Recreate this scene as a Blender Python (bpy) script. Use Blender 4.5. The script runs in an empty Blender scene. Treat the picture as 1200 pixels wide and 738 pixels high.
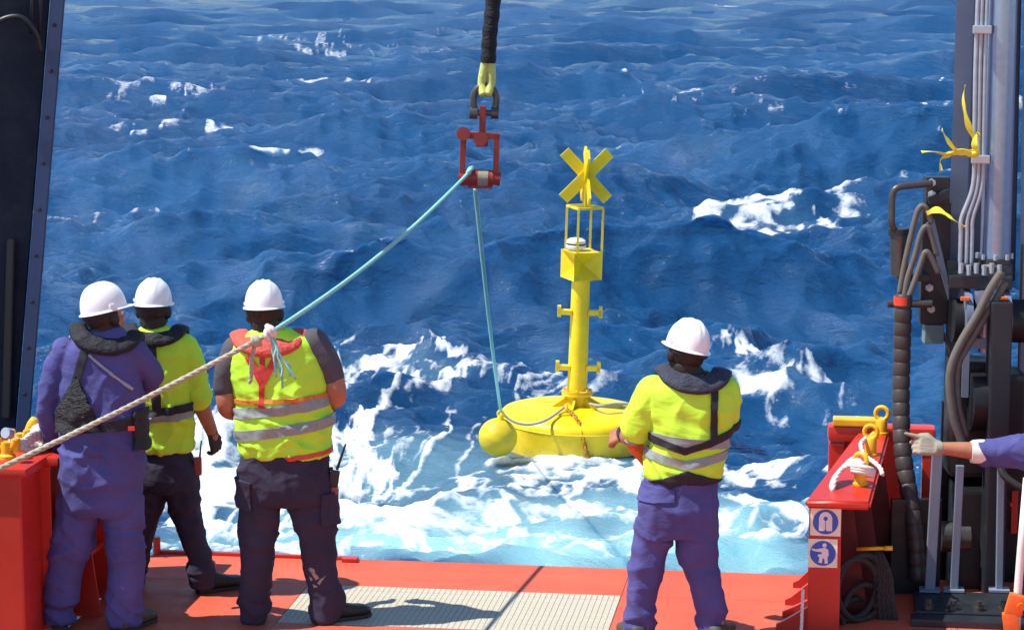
import bpy, bmesh, math, random
import numpy as np
from mathutils import Vector, Matrix

# ------------------------------------------------------------------ camera, sky, sun, exposure
scene = bpy.context.scene
COL = scene.collection
FPX, PITCH, YAW, CZ = 2800.0, math.radians(8.7), math.radians(8.0), 3.5
SEA_Z = -2.2
_cp, _sp, _cy, _sy = math.cos(PITCH), math.sin(PITCH), math.cos(YAW), math.sin(YAW)
FH = Vector((-_sy, _cy, 0)); RT = Vector((_cy, _sy, 0)); UPZ = Vector((0, 0, 1))
FW = FH * _cp - UPZ * _sp; UP = FH * _sp + UPZ * _cp
CAM = Vector((0, 0, CZ))
cam_data = bpy.data.cameras.new('camera')
cam_data.sensor_width = 36.0; cam_data.lens = FPX / 1200 * 36; cam_data.clip_end = 20000; cam_data.clip_start = 0.1
cam = bpy.data.objects.new('camera', cam_data); COL.objects.link(cam)
m = Matrix((RT, UP, -FW)).transposed().to_4x4(); m.translation = CAM
cam.matrix_world = m
scene.camera = cam
scene.render.resolution_x, scene.render.resolution_y = 1024, 629

SUN_EL, SUN_BACK = math.radians(59), math.radians(17)      # sun high on the left, a little behind the camera
sun_dir = Vector((-math.cos(SUN_EL) * math.cos(SUN_BACK), -math.cos(SUN_EL) * math.sin(SUN_BACK), math.sin(SUN_EL)))
world = bpy.data.worlds.new('World'); scene.world = world; world.use_nodes = True
wn = world.node_tree.nodes; wl = world.node_tree.links
for n in list(wn): wn.remove(n)
sky = wn.new('ShaderNodeTexSky'); sky.sky_type = 'NISHITA'; sky.sun_disc = False
sky.sun_elevation = SUN_EL; sky.sun_rotation = math.atan2(sun_dir.x, sun_dir.y)
sky.air_density = 1.0; sky.dust_density = 0.0; sky.ozone_density = 4.0
bg = wn.new('ShaderNodeBackground'); bg.inputs['Strength'].default_value = 0.13
wo = wn.new('ShaderNodeOutputWorld')
wl.new(sky.outputs[0], bg.inputs['Color']); wl.new(bg.outputs[0], wo.inputs['Surface'])
sun_data = bpy.data.lights.new('sun', 'SUN'); sun_data.energy = 5.0; sun_data.angle = math.radians(0.53)
sun_data.color = (1.0, 0.955, 0.88)
sun = bpy.data.objects.new('sun', sun_data); COL.objects.link(sun)
sun.rotation_euler = sun_dir.to_track_quat('Z', 'Y').to_euler()
scene.view_settings.view_transform = 'Standard'; scene.view_settings.look = 'None'
scene.view_settings.exposure = 0.48; scene.view_settings.gamma = 1.0
scene.view_settings.use_curve_mapping = False

# ------------------------------------------------------------------ helpers
def G(px, py, z=0.0):
    r = FW + RT * ((px - 600) / FPX) - UP * ((py - 369) / FPX)
    return CAM + r * ((z - CZ) / r.z)
def P(px, py, D):
    r = FW + RT * ((px - 600) / FPX) - UP * ((py - 369) / FPX)
    return CAM + r * (D / r.dot(FH))
def ppm(D): return FPX / D * 0.978            # pixels per metre near distance D (pitch allowed for)

def _hash(ix, iy, iz, seed):
    h = (ix.astype(np.uint32) * np.uint32(374761393)) ^ (iy.astype(np.uint32) * np.uint32(668265263)) ^ (iz.astype(np.uint32) * np.uint32(2147483647 & 0x7feb352d)) ^ np.uint32(seed * 2654435761 & 0xffffffff)
    h = (h ^ (h >> np.uint32(15))) * np.uint32(2246822519)
    h = (h ^ (h >> np.uint32(13))) * np.uint32(3266489917)
    h = h ^ (h >> np.uint32(16))
    return h.astype(np.float32) / np.float32(4294967295.0)
def vnoise(x, y, z=None, seed=0):
    """smooth value noise 0..1"""
    x = np.asarray(x, dtype=np.float32); y = np.asarray(y, dtype=np.float32)
    xi = np.floor(x); yi = np.floor(y); fx = x - xi; fy = y - yi
    fx = fx * fx * (3 - 2 * fx); fy = fy * fy * (3 - 2 * fy)
    xi = xi.astype(np.int64); yi = yi.astype(np.int64)
    if z is None:
        zi = np.zeros_like(xi)
        a = _hash(xi, yi, zi, seed); b = _hash(xi + 1, yi, zi, seed); c = _hash(xi, yi + 1, zi, seed); d = _hash(xi + 1, yi + 1, zi, seed)
        return (a + (b - a) * fx) * (1 - fy) + (c + (d - c) * fx) * fy
    z = np.asarray(z, dtype=np.float32); zi = np.floor(z); fz = z - zi; fz = fz * fz * (3 - 2 * fz); zi = zi.astype(np.int64)
    o = []
    for k in (0, 1):
        a = _hash(xi, yi, zi + k, seed); b = _hash(xi + 1, yi, zi + k, seed); c = _hash(xi, yi + 1, zi + k, seed); d = _hash(xi + 1, yi + 1, zi + k, seed)
        o.append((a + (b - a) * fx) * (1 - fy) + (c + (d - c) * fx) * fy)
    return o[0] * (1 - fz) + o[1] * fz
def fbm(x, y, z=None, seed=0, oct=4):
    s = 0; a = 0.5; t = 0
    for k in range(oct):
        s = s + a * vnoise(x * 2 ** k + 17.3 * k, y * 2 ** k - 9.1 * k, None if z is None else z * 2 ** k + 3.7 * k, seed + k); t += a; a *= 0.5
    return s / t
def sstep(a, b, x):
    t = np.clip((x - a) / (b - a), 0, 1); return t * t * (3 - 2 * t)

# ------------------------------------------------------------------ materials
MATS = {}
def nmat(name):
    m = bpy.data.materials.new(name); m.use_nodes = True
    nt = m.node_tree; b = nt.nodes['Principled BSDF']
    MATS[name] = m
    return m, nt, b
def tex_noise(nt, scale, detail=4, rough=0.55, coord='Object', dist=0.0, vscale=None):
    tc = nt.nodes.new('ShaderNodeTexCoord'); n = nt.nodes.new('ShaderNodeTexNoise')
    n.inputs['Scale'].default_value = scale; n.inputs['Detail'].default_value = detail
    n.inputs['Roughness'].default_value = rough; n.inputs['Distortion'].default_value = dist
    src = tc.outputs[coord]
    if vscale:
        mp = nt.nodes.new('ShaderNodeMapping'); mp.inputs['Scale'].default_value = vscale
        nt.links.new(src, mp.inputs['Vector']); src = mp.outputs[0]
    nt.links.new(src, n.inputs['Vector'])
    return n
def ramp(nt, src, stops):
    r = nt.nodes.new('ShaderNodeValToRGB')
    e = r.color_ramp.elements
    while len(e) < len(stops): e.new(0.5)
    for i, (p, c) in enumerate(stops):
        e[i].position = p; e[i].color = (c[0], c[1], c[2], 1) if hasattr(c, '__len__') else (c, c, c, 1)
    nt.links.new(src, r.inputs[0]); return r
def mixc(nt, fac, a, b):
    n = nt.nodes.new('ShaderNodeMix'); n.data_type = 'RGBA'
    for sock, v in ((n.inputs[0], fac), (n.inputs[6], a), (n.inputs[7], b)):
        if hasattr(v, 'is_output'): nt.links.new(v, sock)
        else: sock.default_value = v if not hasattr(v, '__len__') else ((*v, 1) if len(v) == 3 else v)
    return n.outputs[2]
def bump(nt, b, src, strength, dist=0.01, prev=None):
    n = nt.nodes.new('ShaderNodeBump'); n.inputs['Strength'].default_value = strength; n.inputs['Distance'].default_value = dist
    nt.links.new(src, n.inputs['Height'])
    if prev is not None: nt.links.new(prev, n.inputs['Normal'])
    nt.links.new(n.outputs[0], b.inputs['Normal']); return n.outputs[0]

def paint(name, col, rough=0.45, wear=0.35, wearcol=(0.16, 0.06, 0.03), scale=9, metal=0.0, bumpiness=0.12, lo=0.6, hi=0.72):
    """weathered paint: large tonal drift, chips / rust spots, fine relief"""
    m, nt, b = nmat(name)
    big = tex_noise(nt, scale * 0.35, 3); var = ramp(nt, big.outputs[0], [(0.3, [c * 0.80 for c in col]), (0.7, [min(1, c * 1.12) for c in col])])
    ch = tex_noise(nt, scale, 8, 0.7); mask = ramp(nt, ch.outputs[0], [(lo, 0), (hi, wear)])
    c = mixc(nt, mask.outputs[0], var.outputs[0], wearcol)
    nt.links.new(c, b.inputs['Base Color'])
    rr = ramp(nt, ch.outputs[0], [(0.3, rough * 0.8), (0.75, min(1, rough * 1.4))]); nt.links.new(rr.outputs[0], b.inputs['Roughness'])
    b.inputs['Metallic'].default_value = metal
    fine = tex_noise(nt, 60, 4)
    bump(nt, b, fine.outputs[0], bumpiness, 0.004)
    return m
def cloth(name, col, rough=0.85, weave=420, var=0.14, sheen=0.0, wrinkle=0.22, wscale=7, dirt=None):
    m, nt, b = nmat(name)
    big = tex_noise(nt, 4, 4); v = ramp(nt, big.outputs[0], [(0.3, [c * (1 - var) for c in col]), (0.7, [min(1, c * (1 + var)) for c in col])])
    c = v.outputs[0]
    if dirt:
        d = tex_noise(nt, 14, 6, 0.7); dm = ramp(nt, d.outputs[0], [(0.6, 0), (0.72, 0.5)]); c = mixc(nt, dm.outputs[0], c, dirt)
    nt.links.new(c, b.inputs['Base Color'])
    b.inputs['Roughness'].default_value = rough
    b.inputs['Specular IOR Level'].default_value = 0.25
    b.inputs['Sheen Weight'].default_value = sheen
    wr = tex_noise(nt, wscale, 5, 0.55, dist=1.6, vscale=(1, 1, 1.7)); n1 = bump(nt, b, wr.outputs[0], wrinkle, 0.03)
    wv = tex_noise(nt, weave, 2); bump(nt, b, wv.outputs[0], 0.15, 0.002, n1)
    return m
def plain(name, col, rough=0.5, metal=0.0, var=0.12, scale=25, bumpiness=0.1):
    m, nt, b = nmat(name)
    n = tex_noise(nt, scale, 5, 0.6); v = ramp(nt, n.outputs[0], [(0.3, [c * (1 - var) for c in col]), (0.7, [min(1, c * (1 + var)) for c in col])])
    nt.links.new(v.outputs[0], b.inputs['Base Color']); b.inputs['Roughness'].default_value = rough; b.inputs['Metallic'].default_value = metal
    if bumpiness: bump(nt, b, n.outputs[0], bumpiness, 0.004)
    return m

paint('deck_red', (0.57, 0.088, 0.038), 0.62, 0.45, (0.44, 0.15, 0.10), 5)
def scuffs(name):      # salt specks, boot scuffs and scraped streaks on the worked deck
    nt = MATS[name].node_tree; b = nt.nodes['Principled BSDF']
    src = b.inputs['Base Color'].links[0].from_socket
    n = tex_noise(nt, 26, 3, 0.6); mk = ramp(nt, n.outputs[0], [(0.735, 0), (0.775, 0.8)])
    c = mixc(nt, mk.outputs[0], src, (0.72, 0.58, 0.50))
    n2 = tex_noise(nt, 3.0, 8, 0.75, dist=1.2, vscale=(3.5, 0.6, 1)); mk2 = ramp(nt, n2.outputs[0], [(0.56, 0), (0.70, 0.55)])
    c = mixc(nt, mk2.outputs[0], c, (0.30, 0.075, 0.055))
    n3 = tex_noise(nt, 0.9, 6, 0.65); mk3 = ramp(nt, n3.outputs[0], [(0.45, 0), (0.70, 0.4)])
    c = mixc(nt, mk3.outputs[0], c, (0.62, 0.15, 0.085))
    nt.links.new(c, b.inputs['Base Color'])
scuffs('deck_red')
paint('hull_red', (0.52, 0.030, 0.016), 0.36, 0.28, (0.12, 0.035, 0.02), 7)
paint('pin_yellow', (0.80, 0.45, 0.01), 0.42, 0.3, (0.25, 0.14, 0.05), 22)
paint('buoy_yellow', (0.85, 0.61, 0.003), 0.38, 0.5, (0.50, 0.30, 0.02), 7, lo=0.57, hi=0.72)
paint('frame_grey', (0.13, 0.175, 0.255), 0.42, 0.3, (0.10, 0.09, 0.09), 6)
paint('frame_dark', (0.013, 0.017, 0.023), 0.45, 0.4, (0.05, 0.05, 0.055), 8)
paint('shaded_red', (0.11, 0.006, 0.006), 0.55, 0.4, (0.05, 0.02, 0.015), 8)  # bulwark red darkened: shade of the recess put into the colour
paint('ball_yellow', (0.70, 0.54, 0.012), 0.5, 0.35, (0.35, 0.26, 0.04), 9)
paint('post_shade', (0.005, 0.012, 0.028), 0.8, 0.3, (0.03, 0.03, 0.035), 6)  # the shadow over the left leg's front, painted as dark navy
paint('post_edge', (0.022, 0.055, 0.15), 0.35, 0.3, (0.03, 0.03, 0.035), 6)  # lighter blue for the flanges: sky light put into the colour
paint('rail_grey', (0.17, 0.21, 0.28), 0.5, 0.4, (0.15, 0.13, 0.12), 10)
paint('shaded_black', (0.004, 0.004, 0.005), 0.5, 0.25, (0.03, 0.028, 0.026), 9)  # black machinery, deepened by painting in the shade of its interior
paint('hook_red', (0.30, 0.028, 0.018), 0.45, 0.5, (0.10, 0.04, 0.03), 12)
plain('steel_dark', (0.10, 0.095, 0.09), 0.42, 0.7)
plain('chrome', (0.28, 0.35, 0.50), 0.20, 0.55, 0.06)
plain('pipe_steel', (0.42, 0.46, 0.51), 0.35, 0.35)
plain('rubber', (0.022, 0.021, 0.020), 0.6)
plain('hose_brown', (0.115, 0.105, 0.088), 0.65)
plain('wrap_black', (0.045, 0.036, 0.032), 0.5)
plain('hard_hat', (0.86, 0.86, 0.86), 0.32, 0, 0.02, 8, 0.02)
plain('skin', (0.38, 0.155, 0.085), 0.5, 0, 0.12, 18, 0.05)
plain('hair', (0.018, 0.013, 0.010), 0.65, 0, 0.3, 90, 0.6)
plain('boot', (0.016, 0.014, 0.013), 0.55, 0, 0.3)
plain('boot_brown', (0.06, 0.045, 0.03), 0.65, 0, 0.3)
plain('radio', (0.02, 0.02, 0.022), 0.45)
plain('radio_red', (0.30, 0.06, 0.04), 0.5)
plain('white_plastic', (0.75, 0.74, 0.70), 0.5, 0, 0.06)
plain('sign_cream', (0.80, 0.79, 0.58), 0.55, 0, 0.08, 12)
plain('sign_blue', (0.025, 0.11, 0.48), 0.5, 0, 0.08, 12)
plain('lens_white', (0.70, 0.68, 0.62), 0.25, 0, 0.08)
plain('tape_yellow', (0.78, 0.74, 0.05), 0.6, 0, 0.15)
plain('pin_rust', (0.45, 0.20, 0.02), 0.7, 0, 0.3)
plain('orange', (0.75, 0.13, 0.015), 0.6, 0, 0.12)
plain('tag_red', (0.75, 0.05, 0.02), 0.55)
plain('block_green', (0.13, 0.22, 0.22), 0.6)
plain('strap_black', (0.014, 0.016, 0.022), 0.75, 0, 0.3, 60)
plain('strap_red', (0.55, 0.035, 0.03), 0.7, 0, 0.2, 60)
plain('strap_orange', (0.62, 0.20, 0.03), 0.7, 0, 0.2, 60)
plain('reflective', (0.25, 0.29, 0.28), 0.45, 0.0, 0.12, 30)
plain('webbing', (0.55, 0.60, 0.16), 0.8, 0, 0.2, 60)
plain('cord_grey', (0.30, 0.33, 0.36), 0.75)
cloth('purple_cotton', (0.074, 0.076, 0.235), var=0.18)
cloth('navy_cotton', (0.036, 0.032, 0.058), var=0.2)
cloth('grey_tee', (0.085, 0.08, 0.095))
cloth('hivis', (0.50, 0.90, 0.055), 0.75, var=0.05, wrinkle=0.18)
cloth('hivis_shirt', (0.54, 0.88, 0.055), 0.75, var=0.05, wrinkle=0.18)
cloth('jacket_black', (0.020, 0.021, 0.026), 0.7, wrinkle=0.6, wscale=14)
cloth('jacket_navy', (0.035, 0.04, 0.062), 0.7, wrinkle=0.6, wscale=14)
cloth('jacket_red', (0.60, 0.10, 0.07), 0.7, wrinkle=0.6, wscale=14)
cloth('mesh_black', (0.025, 0.027, 0.032), 0.5, wrinkle=0.9, wscale=22)
cloth('glove_tan', (0.30, 0.275, 0.215), 0.85)
cloth('glove_dark', (0.05, 0.045, 0.045), 0.85)
cloth('cuff_white', (0.70, 0.68, 0.62), 0.85)
def rope_mat(name, col, col2):
    m, nt, b = nmat(name)
    n = tex_noise(nt, 90, 4, 0.7); v = ramp(nt, n.outputs[0], [(0.35, col2), (0.65, col)])
    nt.links.new(v.outputs[0], b.inputs['Base Color']); b.inputs['Roughness'].default_value = 0.85
    bump(nt, b, n.outputs[0], 0.3, 0.004); return m
rope_mat('rope_cream', (0.46, 0.45, 0.34), (0.33, 0.31, 0.23))
rope_mat('rope_teal', (0.32, 0.66, 0.58), (0.20, 0.48, 0.44))
rope_mat('rope_white', (0.80, 0.78, 0.74), (0.55, 0.50, 0.45))
rope_mat('rope_dark', (0.04, 0.036, 0.03), (0.015, 0.015, 0.013))
def wet_paint():      # the buoy hull: scuffed, growth and washed-out paint close to the waterline
    m = MATS['buoy_yellow'].copy(); m.name = 'buoy_hull'; MATS['buoy_hull'] = m
    nt = m.node_tree; b = nt.nodes['Principled BSDF']
    src = b.inputs['Base Color'].links[0].from_socket
    tc = nt.nodes.new('ShaderNodeTexCoord'); sep = nt.nodes.new('ShaderNodeSeparateXYZ'); nt.links.new(tc.outputs['Object'], sep.inputs[0])
    n = tex_noise(nt, 4.5, 7, 0.7, dist=0.8)
    ad = nt.nodes.new('ShaderNodeMath'); ad.operation = 'MULTIPLY_ADD'; ad.inputs[1].default_value = 0.55; nt.links.new(n.outputs[0], ad.inputs[0]); nt.links.new(sep.outputs['Z'], ad.inputs[2])
    mk = ramp(nt, ad.outputs[0], [(0.34, 0.5), (0.50, 0.0)])
    c = mixc(nt, mk.outputs[0], src, (0.42, 0.40, 0.06))
    s2 = tex_noise(nt, 9, 8, 0.75, vscale=(1, 1, 2.2)); k2 = ramp(nt, s2.outputs[0], [(0.60, 0), (0.70, 0.7)])
    low = ramp(nt, sep.outputs['Z'], [(0.30, 1), (0.42, 0)])
    mm = nt.nodes.new('ShaderNodeMath'); mm.operation = 'MULTIPLY'; nt.links.new(k2.outputs[0], mm.inputs[0]); nt.links.new(low.outputs[0], mm.inputs[1])
    nt.links.new(mixc(nt, mm.outputs[0], c, (0.66, 0.62, 0.42)), b.inputs['Base Color'])
wet_paint()

# ------------------------------------------------------------------ object helpers
def link(o, parent=None):
    COL.objects.link(o)
    if parent is not None:
        o.parent = parent
        pm = parent
        o.matrix_parent_inverse = Matrix.Translation(parent.location).inverted() if parent.rotation_euler.x == 0 else Matrix.Identity(4)
    return o
def tag(o, label, cat, group=None):
    o['label'] = label; o['category'] = cat
    if group: o['group'] = group
    return o
def empty(name, loc, label, cat, group=None):
    o = bpy.data.objects.new(name, None); o.location = loc; o.empty_display_size = 0.2; COL.objects.link(o)
    return tag(o, label, cat, group)
def mesh_obj(name, me, mat, parent=None, origin=None, smooth=True):
    """me has world coordinates; the origin moves to the given point (the base of the mesh by default)"""
    if not isinstance(mat, (list, tuple)): mat = [mat]
    me.name = name
    for k in mat: me.materials.append(MATS[k] if isinstance(k, str) else k)
    n = len(me.vertices)
    co = np.empty(n * 3, np.float32); me.vertices.foreach_get('co', co); co = co.reshape(-1, 3)
    if origin is None:
        if parent is not None: origin = parent.matrix_world.translation if parent.parent else parent.location
        elif n: origin = Vector(((co[:, 0].min() + co[:, 0].max()) / 2, (co[:, 1].min() + co[:, 1].max()) / 2, co[:, 2].min()))
    origin = Vector(origin)
    co -= np.array(origin, np.float32); me.vertices.foreach_set('co', co.ravel())
    if smooth: me.polygons.foreach_set('use_smooth', np.ones(len(me.polygons), bool))
    me.update()
    o = bpy.data.objects.new(name, me)
    COL.objects.link(o)
    if parent is not None:
        o.parent = parent
        wp = world_loc(parent)
        o.location = origin - wp
    else: o.location = origin
    return o
def world_loc(o):
    l = Vector(o.location)
    while o.parent is not None:
        o = o.parent; l = l + Vector(o.location)
    return l
def part(name, bm, mat, parent=None, smooth=False, origin=None, sharp=None):
    me = bpy.data.meshes.new(name); bm.normal_update(); bm.to_mesh(me); bm.free()
    if parent is not None and origin is None: origin = world_loc(parent)
    o = mesh_obj(name, me, mat, parent, origin, smooth)
    if smooth and sharp:
        me2 = o.data
        try: me2.set_sharp_from_angle(angle=math.radians(sharp))
        except Exception: pass
    return o
def NB(): return bmesh.new()
def basis(z, xhint=None):
    z = Vector(z).normalized(); h = Vector(xhint) if xhint is not None else (Vector((0, 0, 1)) if abs(z.z) < 0.95 else Vector((0, 1, 0)))
    x = (h - z * h.dot(z))
    if x.length < 1e-5: x = z.orthogonal()
    x.normalize(); y = z.cross(x); return x, y, z
def add_box(bm, c, size, rot=None, bevel=0.0):
    """axis-aligned (ship axes) box, optionally rotated by a 3x3 matrix"""
    M = Matrix.Translation(Vector(c)) @ (rot.to_4x4() if rot is not None else Matrix.Identity(4)) @ Matrix.Diagonal((size[0], size[1], size[2], 1))
    r = bmesh.ops.create_cube(bm, size=1.0, matrix=M)
    if bevel > 0:
        es = list({e for v in r['verts'] for e in v.link_edges})
        bmesh.ops.bevel(bm, geom=es, offset=bevel, segments=2, affect='EDGES', profile=0.7)
    return bm
def add_bar(bm, a, b, w, h, up=(0, 0, 1), bevel=0.0):
    a, b = Vector(a), Vector(b); x, y, z = basis(b - a, up)
    M = Matrix((x, y, z)).transposed()
    return add_box(bm, (a + b) / 2, (h, w, (b - a).length), M, bevel)
def add_cyl(bm, a, b, r1, r2=None, seg=20, cap=True):
    a, b = Vector(a), Vector(b); r2 = r1 if r2 is None else r2
    x, y, z = basis(b - a)
    R0 = [bm.verts.new(a + (x * math.cos(t) + y * math.sin(t)) * r1) for t in [2 * math.pi * i / seg for i in range(seg)]]
    R1 = [bm.verts.new(b + (x * math.cos(t) + y * math.sin(t)) * r2) for t in [2 * math.pi * i / seg for i in range(seg)]]
    for i in range(seg): bm.faces.new((R0[i], R0[(i + 1) % seg], R1[(i + 1) % seg], R1[i]))
    if cap: bm.faces.new(R0[::-1]); bm.faces.new(R1)
    return bm
def smooth_path(pts, n=8):
    pts = [Vector(p) for p in pts]
    if len(pts) < 3: return [pts[0].lerp(pts[1], i / n) for i in range(n + 1)]
    q = [pts[0] * 2 - pts[1]] + pts + [pts[-1] * 2 - pts[-2]]; out = []
    for i in range(1, len(q) - 2):
        for k in range(n):
            t = k / n; a, b, c, d = q[i - 1], q[i], q[i + 1], q[i + 2]
            out.append(0.5 * ((2 * b) + (c - a) * t + (2 * a - 5 * b + 4 * c - d) * t * t + (3 * b - a - 3 * c + d) * t ** 3))
    out.append(pts[-1]); return out
def add_tube(bm, pts, r, seg=10, cap=True, closed=False):
    pts = [Vector(p) for p in pts]; n = len(pts)
    rs = r if hasattr(r, '__len__') else [r] * n
    T = []
    for i in range(n):
        if closed: t = pts[(i + 1) % n] - pts[i - 1]
        else: t = pts[min(i + 1, n - 1)] - pts[max(i - 1, 0)]
        T.append(t.normalized() if t.length > 1e-9 else Vector((0, 0, 1)))
    x, y, z = basis(T[0]); rings = []
    for i in range(n):
        x = (x - T[i] * x.dot(T[i])).normalized(); y = T[i].cross(x)
        rings.append([bm.verts.new(pts[i] + (x * math.cos(a) + y * math.sin(a)) * rs[i]) for a in [2 * math.pi * k / seg for k in range(seg)]])
    for i in range(n if closed else n - 1):
        A, B = rings[i], rings[(i + 1) % n]
        for k in range(seg): bm.faces.new((A[k], A[(k + 1) % seg], B[(k + 1) % seg], B[k]))
    if cap and not closed: bm.faces.new(rings[0][::-1]); bm.faces.new(rings[-1])
    return bm
def add_rope(bm, pts, r, lay=0.22, strands=3, seg=6):
    """laid rope: three strands twisted round the path"""
    pts = [Vector(p) for p in pts]; L = [0.0]
    for i in range(1, len(pts)): L.append(L[-1] + (pts[i] - pts[i - 1]).length)
    tot = L[-1]; n = max(8, int(tot / (lay / 7))); step = tot / n
    S = []; j = 0
    for i in range(n + 1):
        s = i * step
        while j < len(L) - 2 and L[j + 1] < s: j += 1
        t = (s - L[j]) / max(1e-9, L[j + 1] - L[j]); S.append(pts[j].lerp(pts[j + 1], min(1, t)))
    T = [(S[min(i + 1, n)] - S[max(i - 1, 0)]).normalized() for i in range(n + 1)]
    X = []; x = basis(T[0])[0]
    for i in range(n + 1):
        x = (x - T[i] * x.dot(T[i])).normalized(); X.append(x.copy())
    for k in range(strands):
        q = []
        for i in range(n + 1):
            a = 2 * math.pi * (k / strands + i * step / lay); y = T[i].cross(X[i])
            q.append(S[i] + (X[i] * math.cos(a) + y * math.sin(a)) * r * 0.40)
        add_tube(bm, q, r * 0.64, seg)
    return bm
def add_lathe(bm, prof, c=(0, 0, 0), seg=48, M=None):
    """profile [(radius, z)] turned about z through c (M: 3x3 orientation)"""
    c = Vector(c); M = M or Matrix.Identity(3); rings = []
    for r, z in prof:
        if r < 1e-6: rings.append([bm.verts.new(c + M @ Vector((0, 0, z)))])
        else: rings.append([bm.verts.new(c + M @ Vector((r * math.cos(a), r * math.sin(a), z))) for a in [2 * math.pi * k / seg for k in range(seg)]])
    for A, B in zip(rings, rings[1:]):
        for k in range(seg):
            k2 = (k + 1) % seg
            if len(A) == 1 and len(B) == 1: continue
            if len(A) == 1: bm.faces.new((A[0], B[k2], B[k]))
            elif len(B) == 1: bm.faces.new((A[k], A[k2], B[0]))
            else: bm.faces.new((A[k], A[k2], B[k2], B[k]))
    return bm
def add_prism(bm, poly, d):
    """polygon (3D points) extruded by vector d"""
    d = Vector(d); A = [bm.verts.new(Vector(p)) for p in poly]; B = [bm.verts.new(Vector(p) + d) for p in poly]; n = len(A)
    bm.faces.new(A[::-1]); bm.faces.new(B)
    for i in range(n): bm.faces.new((A[i], A[(i + 1) % n], B[(i + 1) % n], B[i]))
    bmesh.ops.recalc_face_normals(bm, faces=bm.faces); return bm
def add_torus(bm, c, axis, R, r, seg=28, rs=10, a0=0, a1=2 * math.pi, hint=None):
    x, y, z = basis(axis, hint); full = abs(a1 - a0 - 2 * math.pi) < 1e-6
    n = seg if full else seg + 1
    pts = [Vector(c) + (x * math.cos(a0 + (a1 - a0) * i / seg) + y * math.sin(a0 + (a1 - a0) * i / seg)) * R for i in range(n)]
    return add_tube(bm, pts, r, rs, closed=full)

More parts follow.
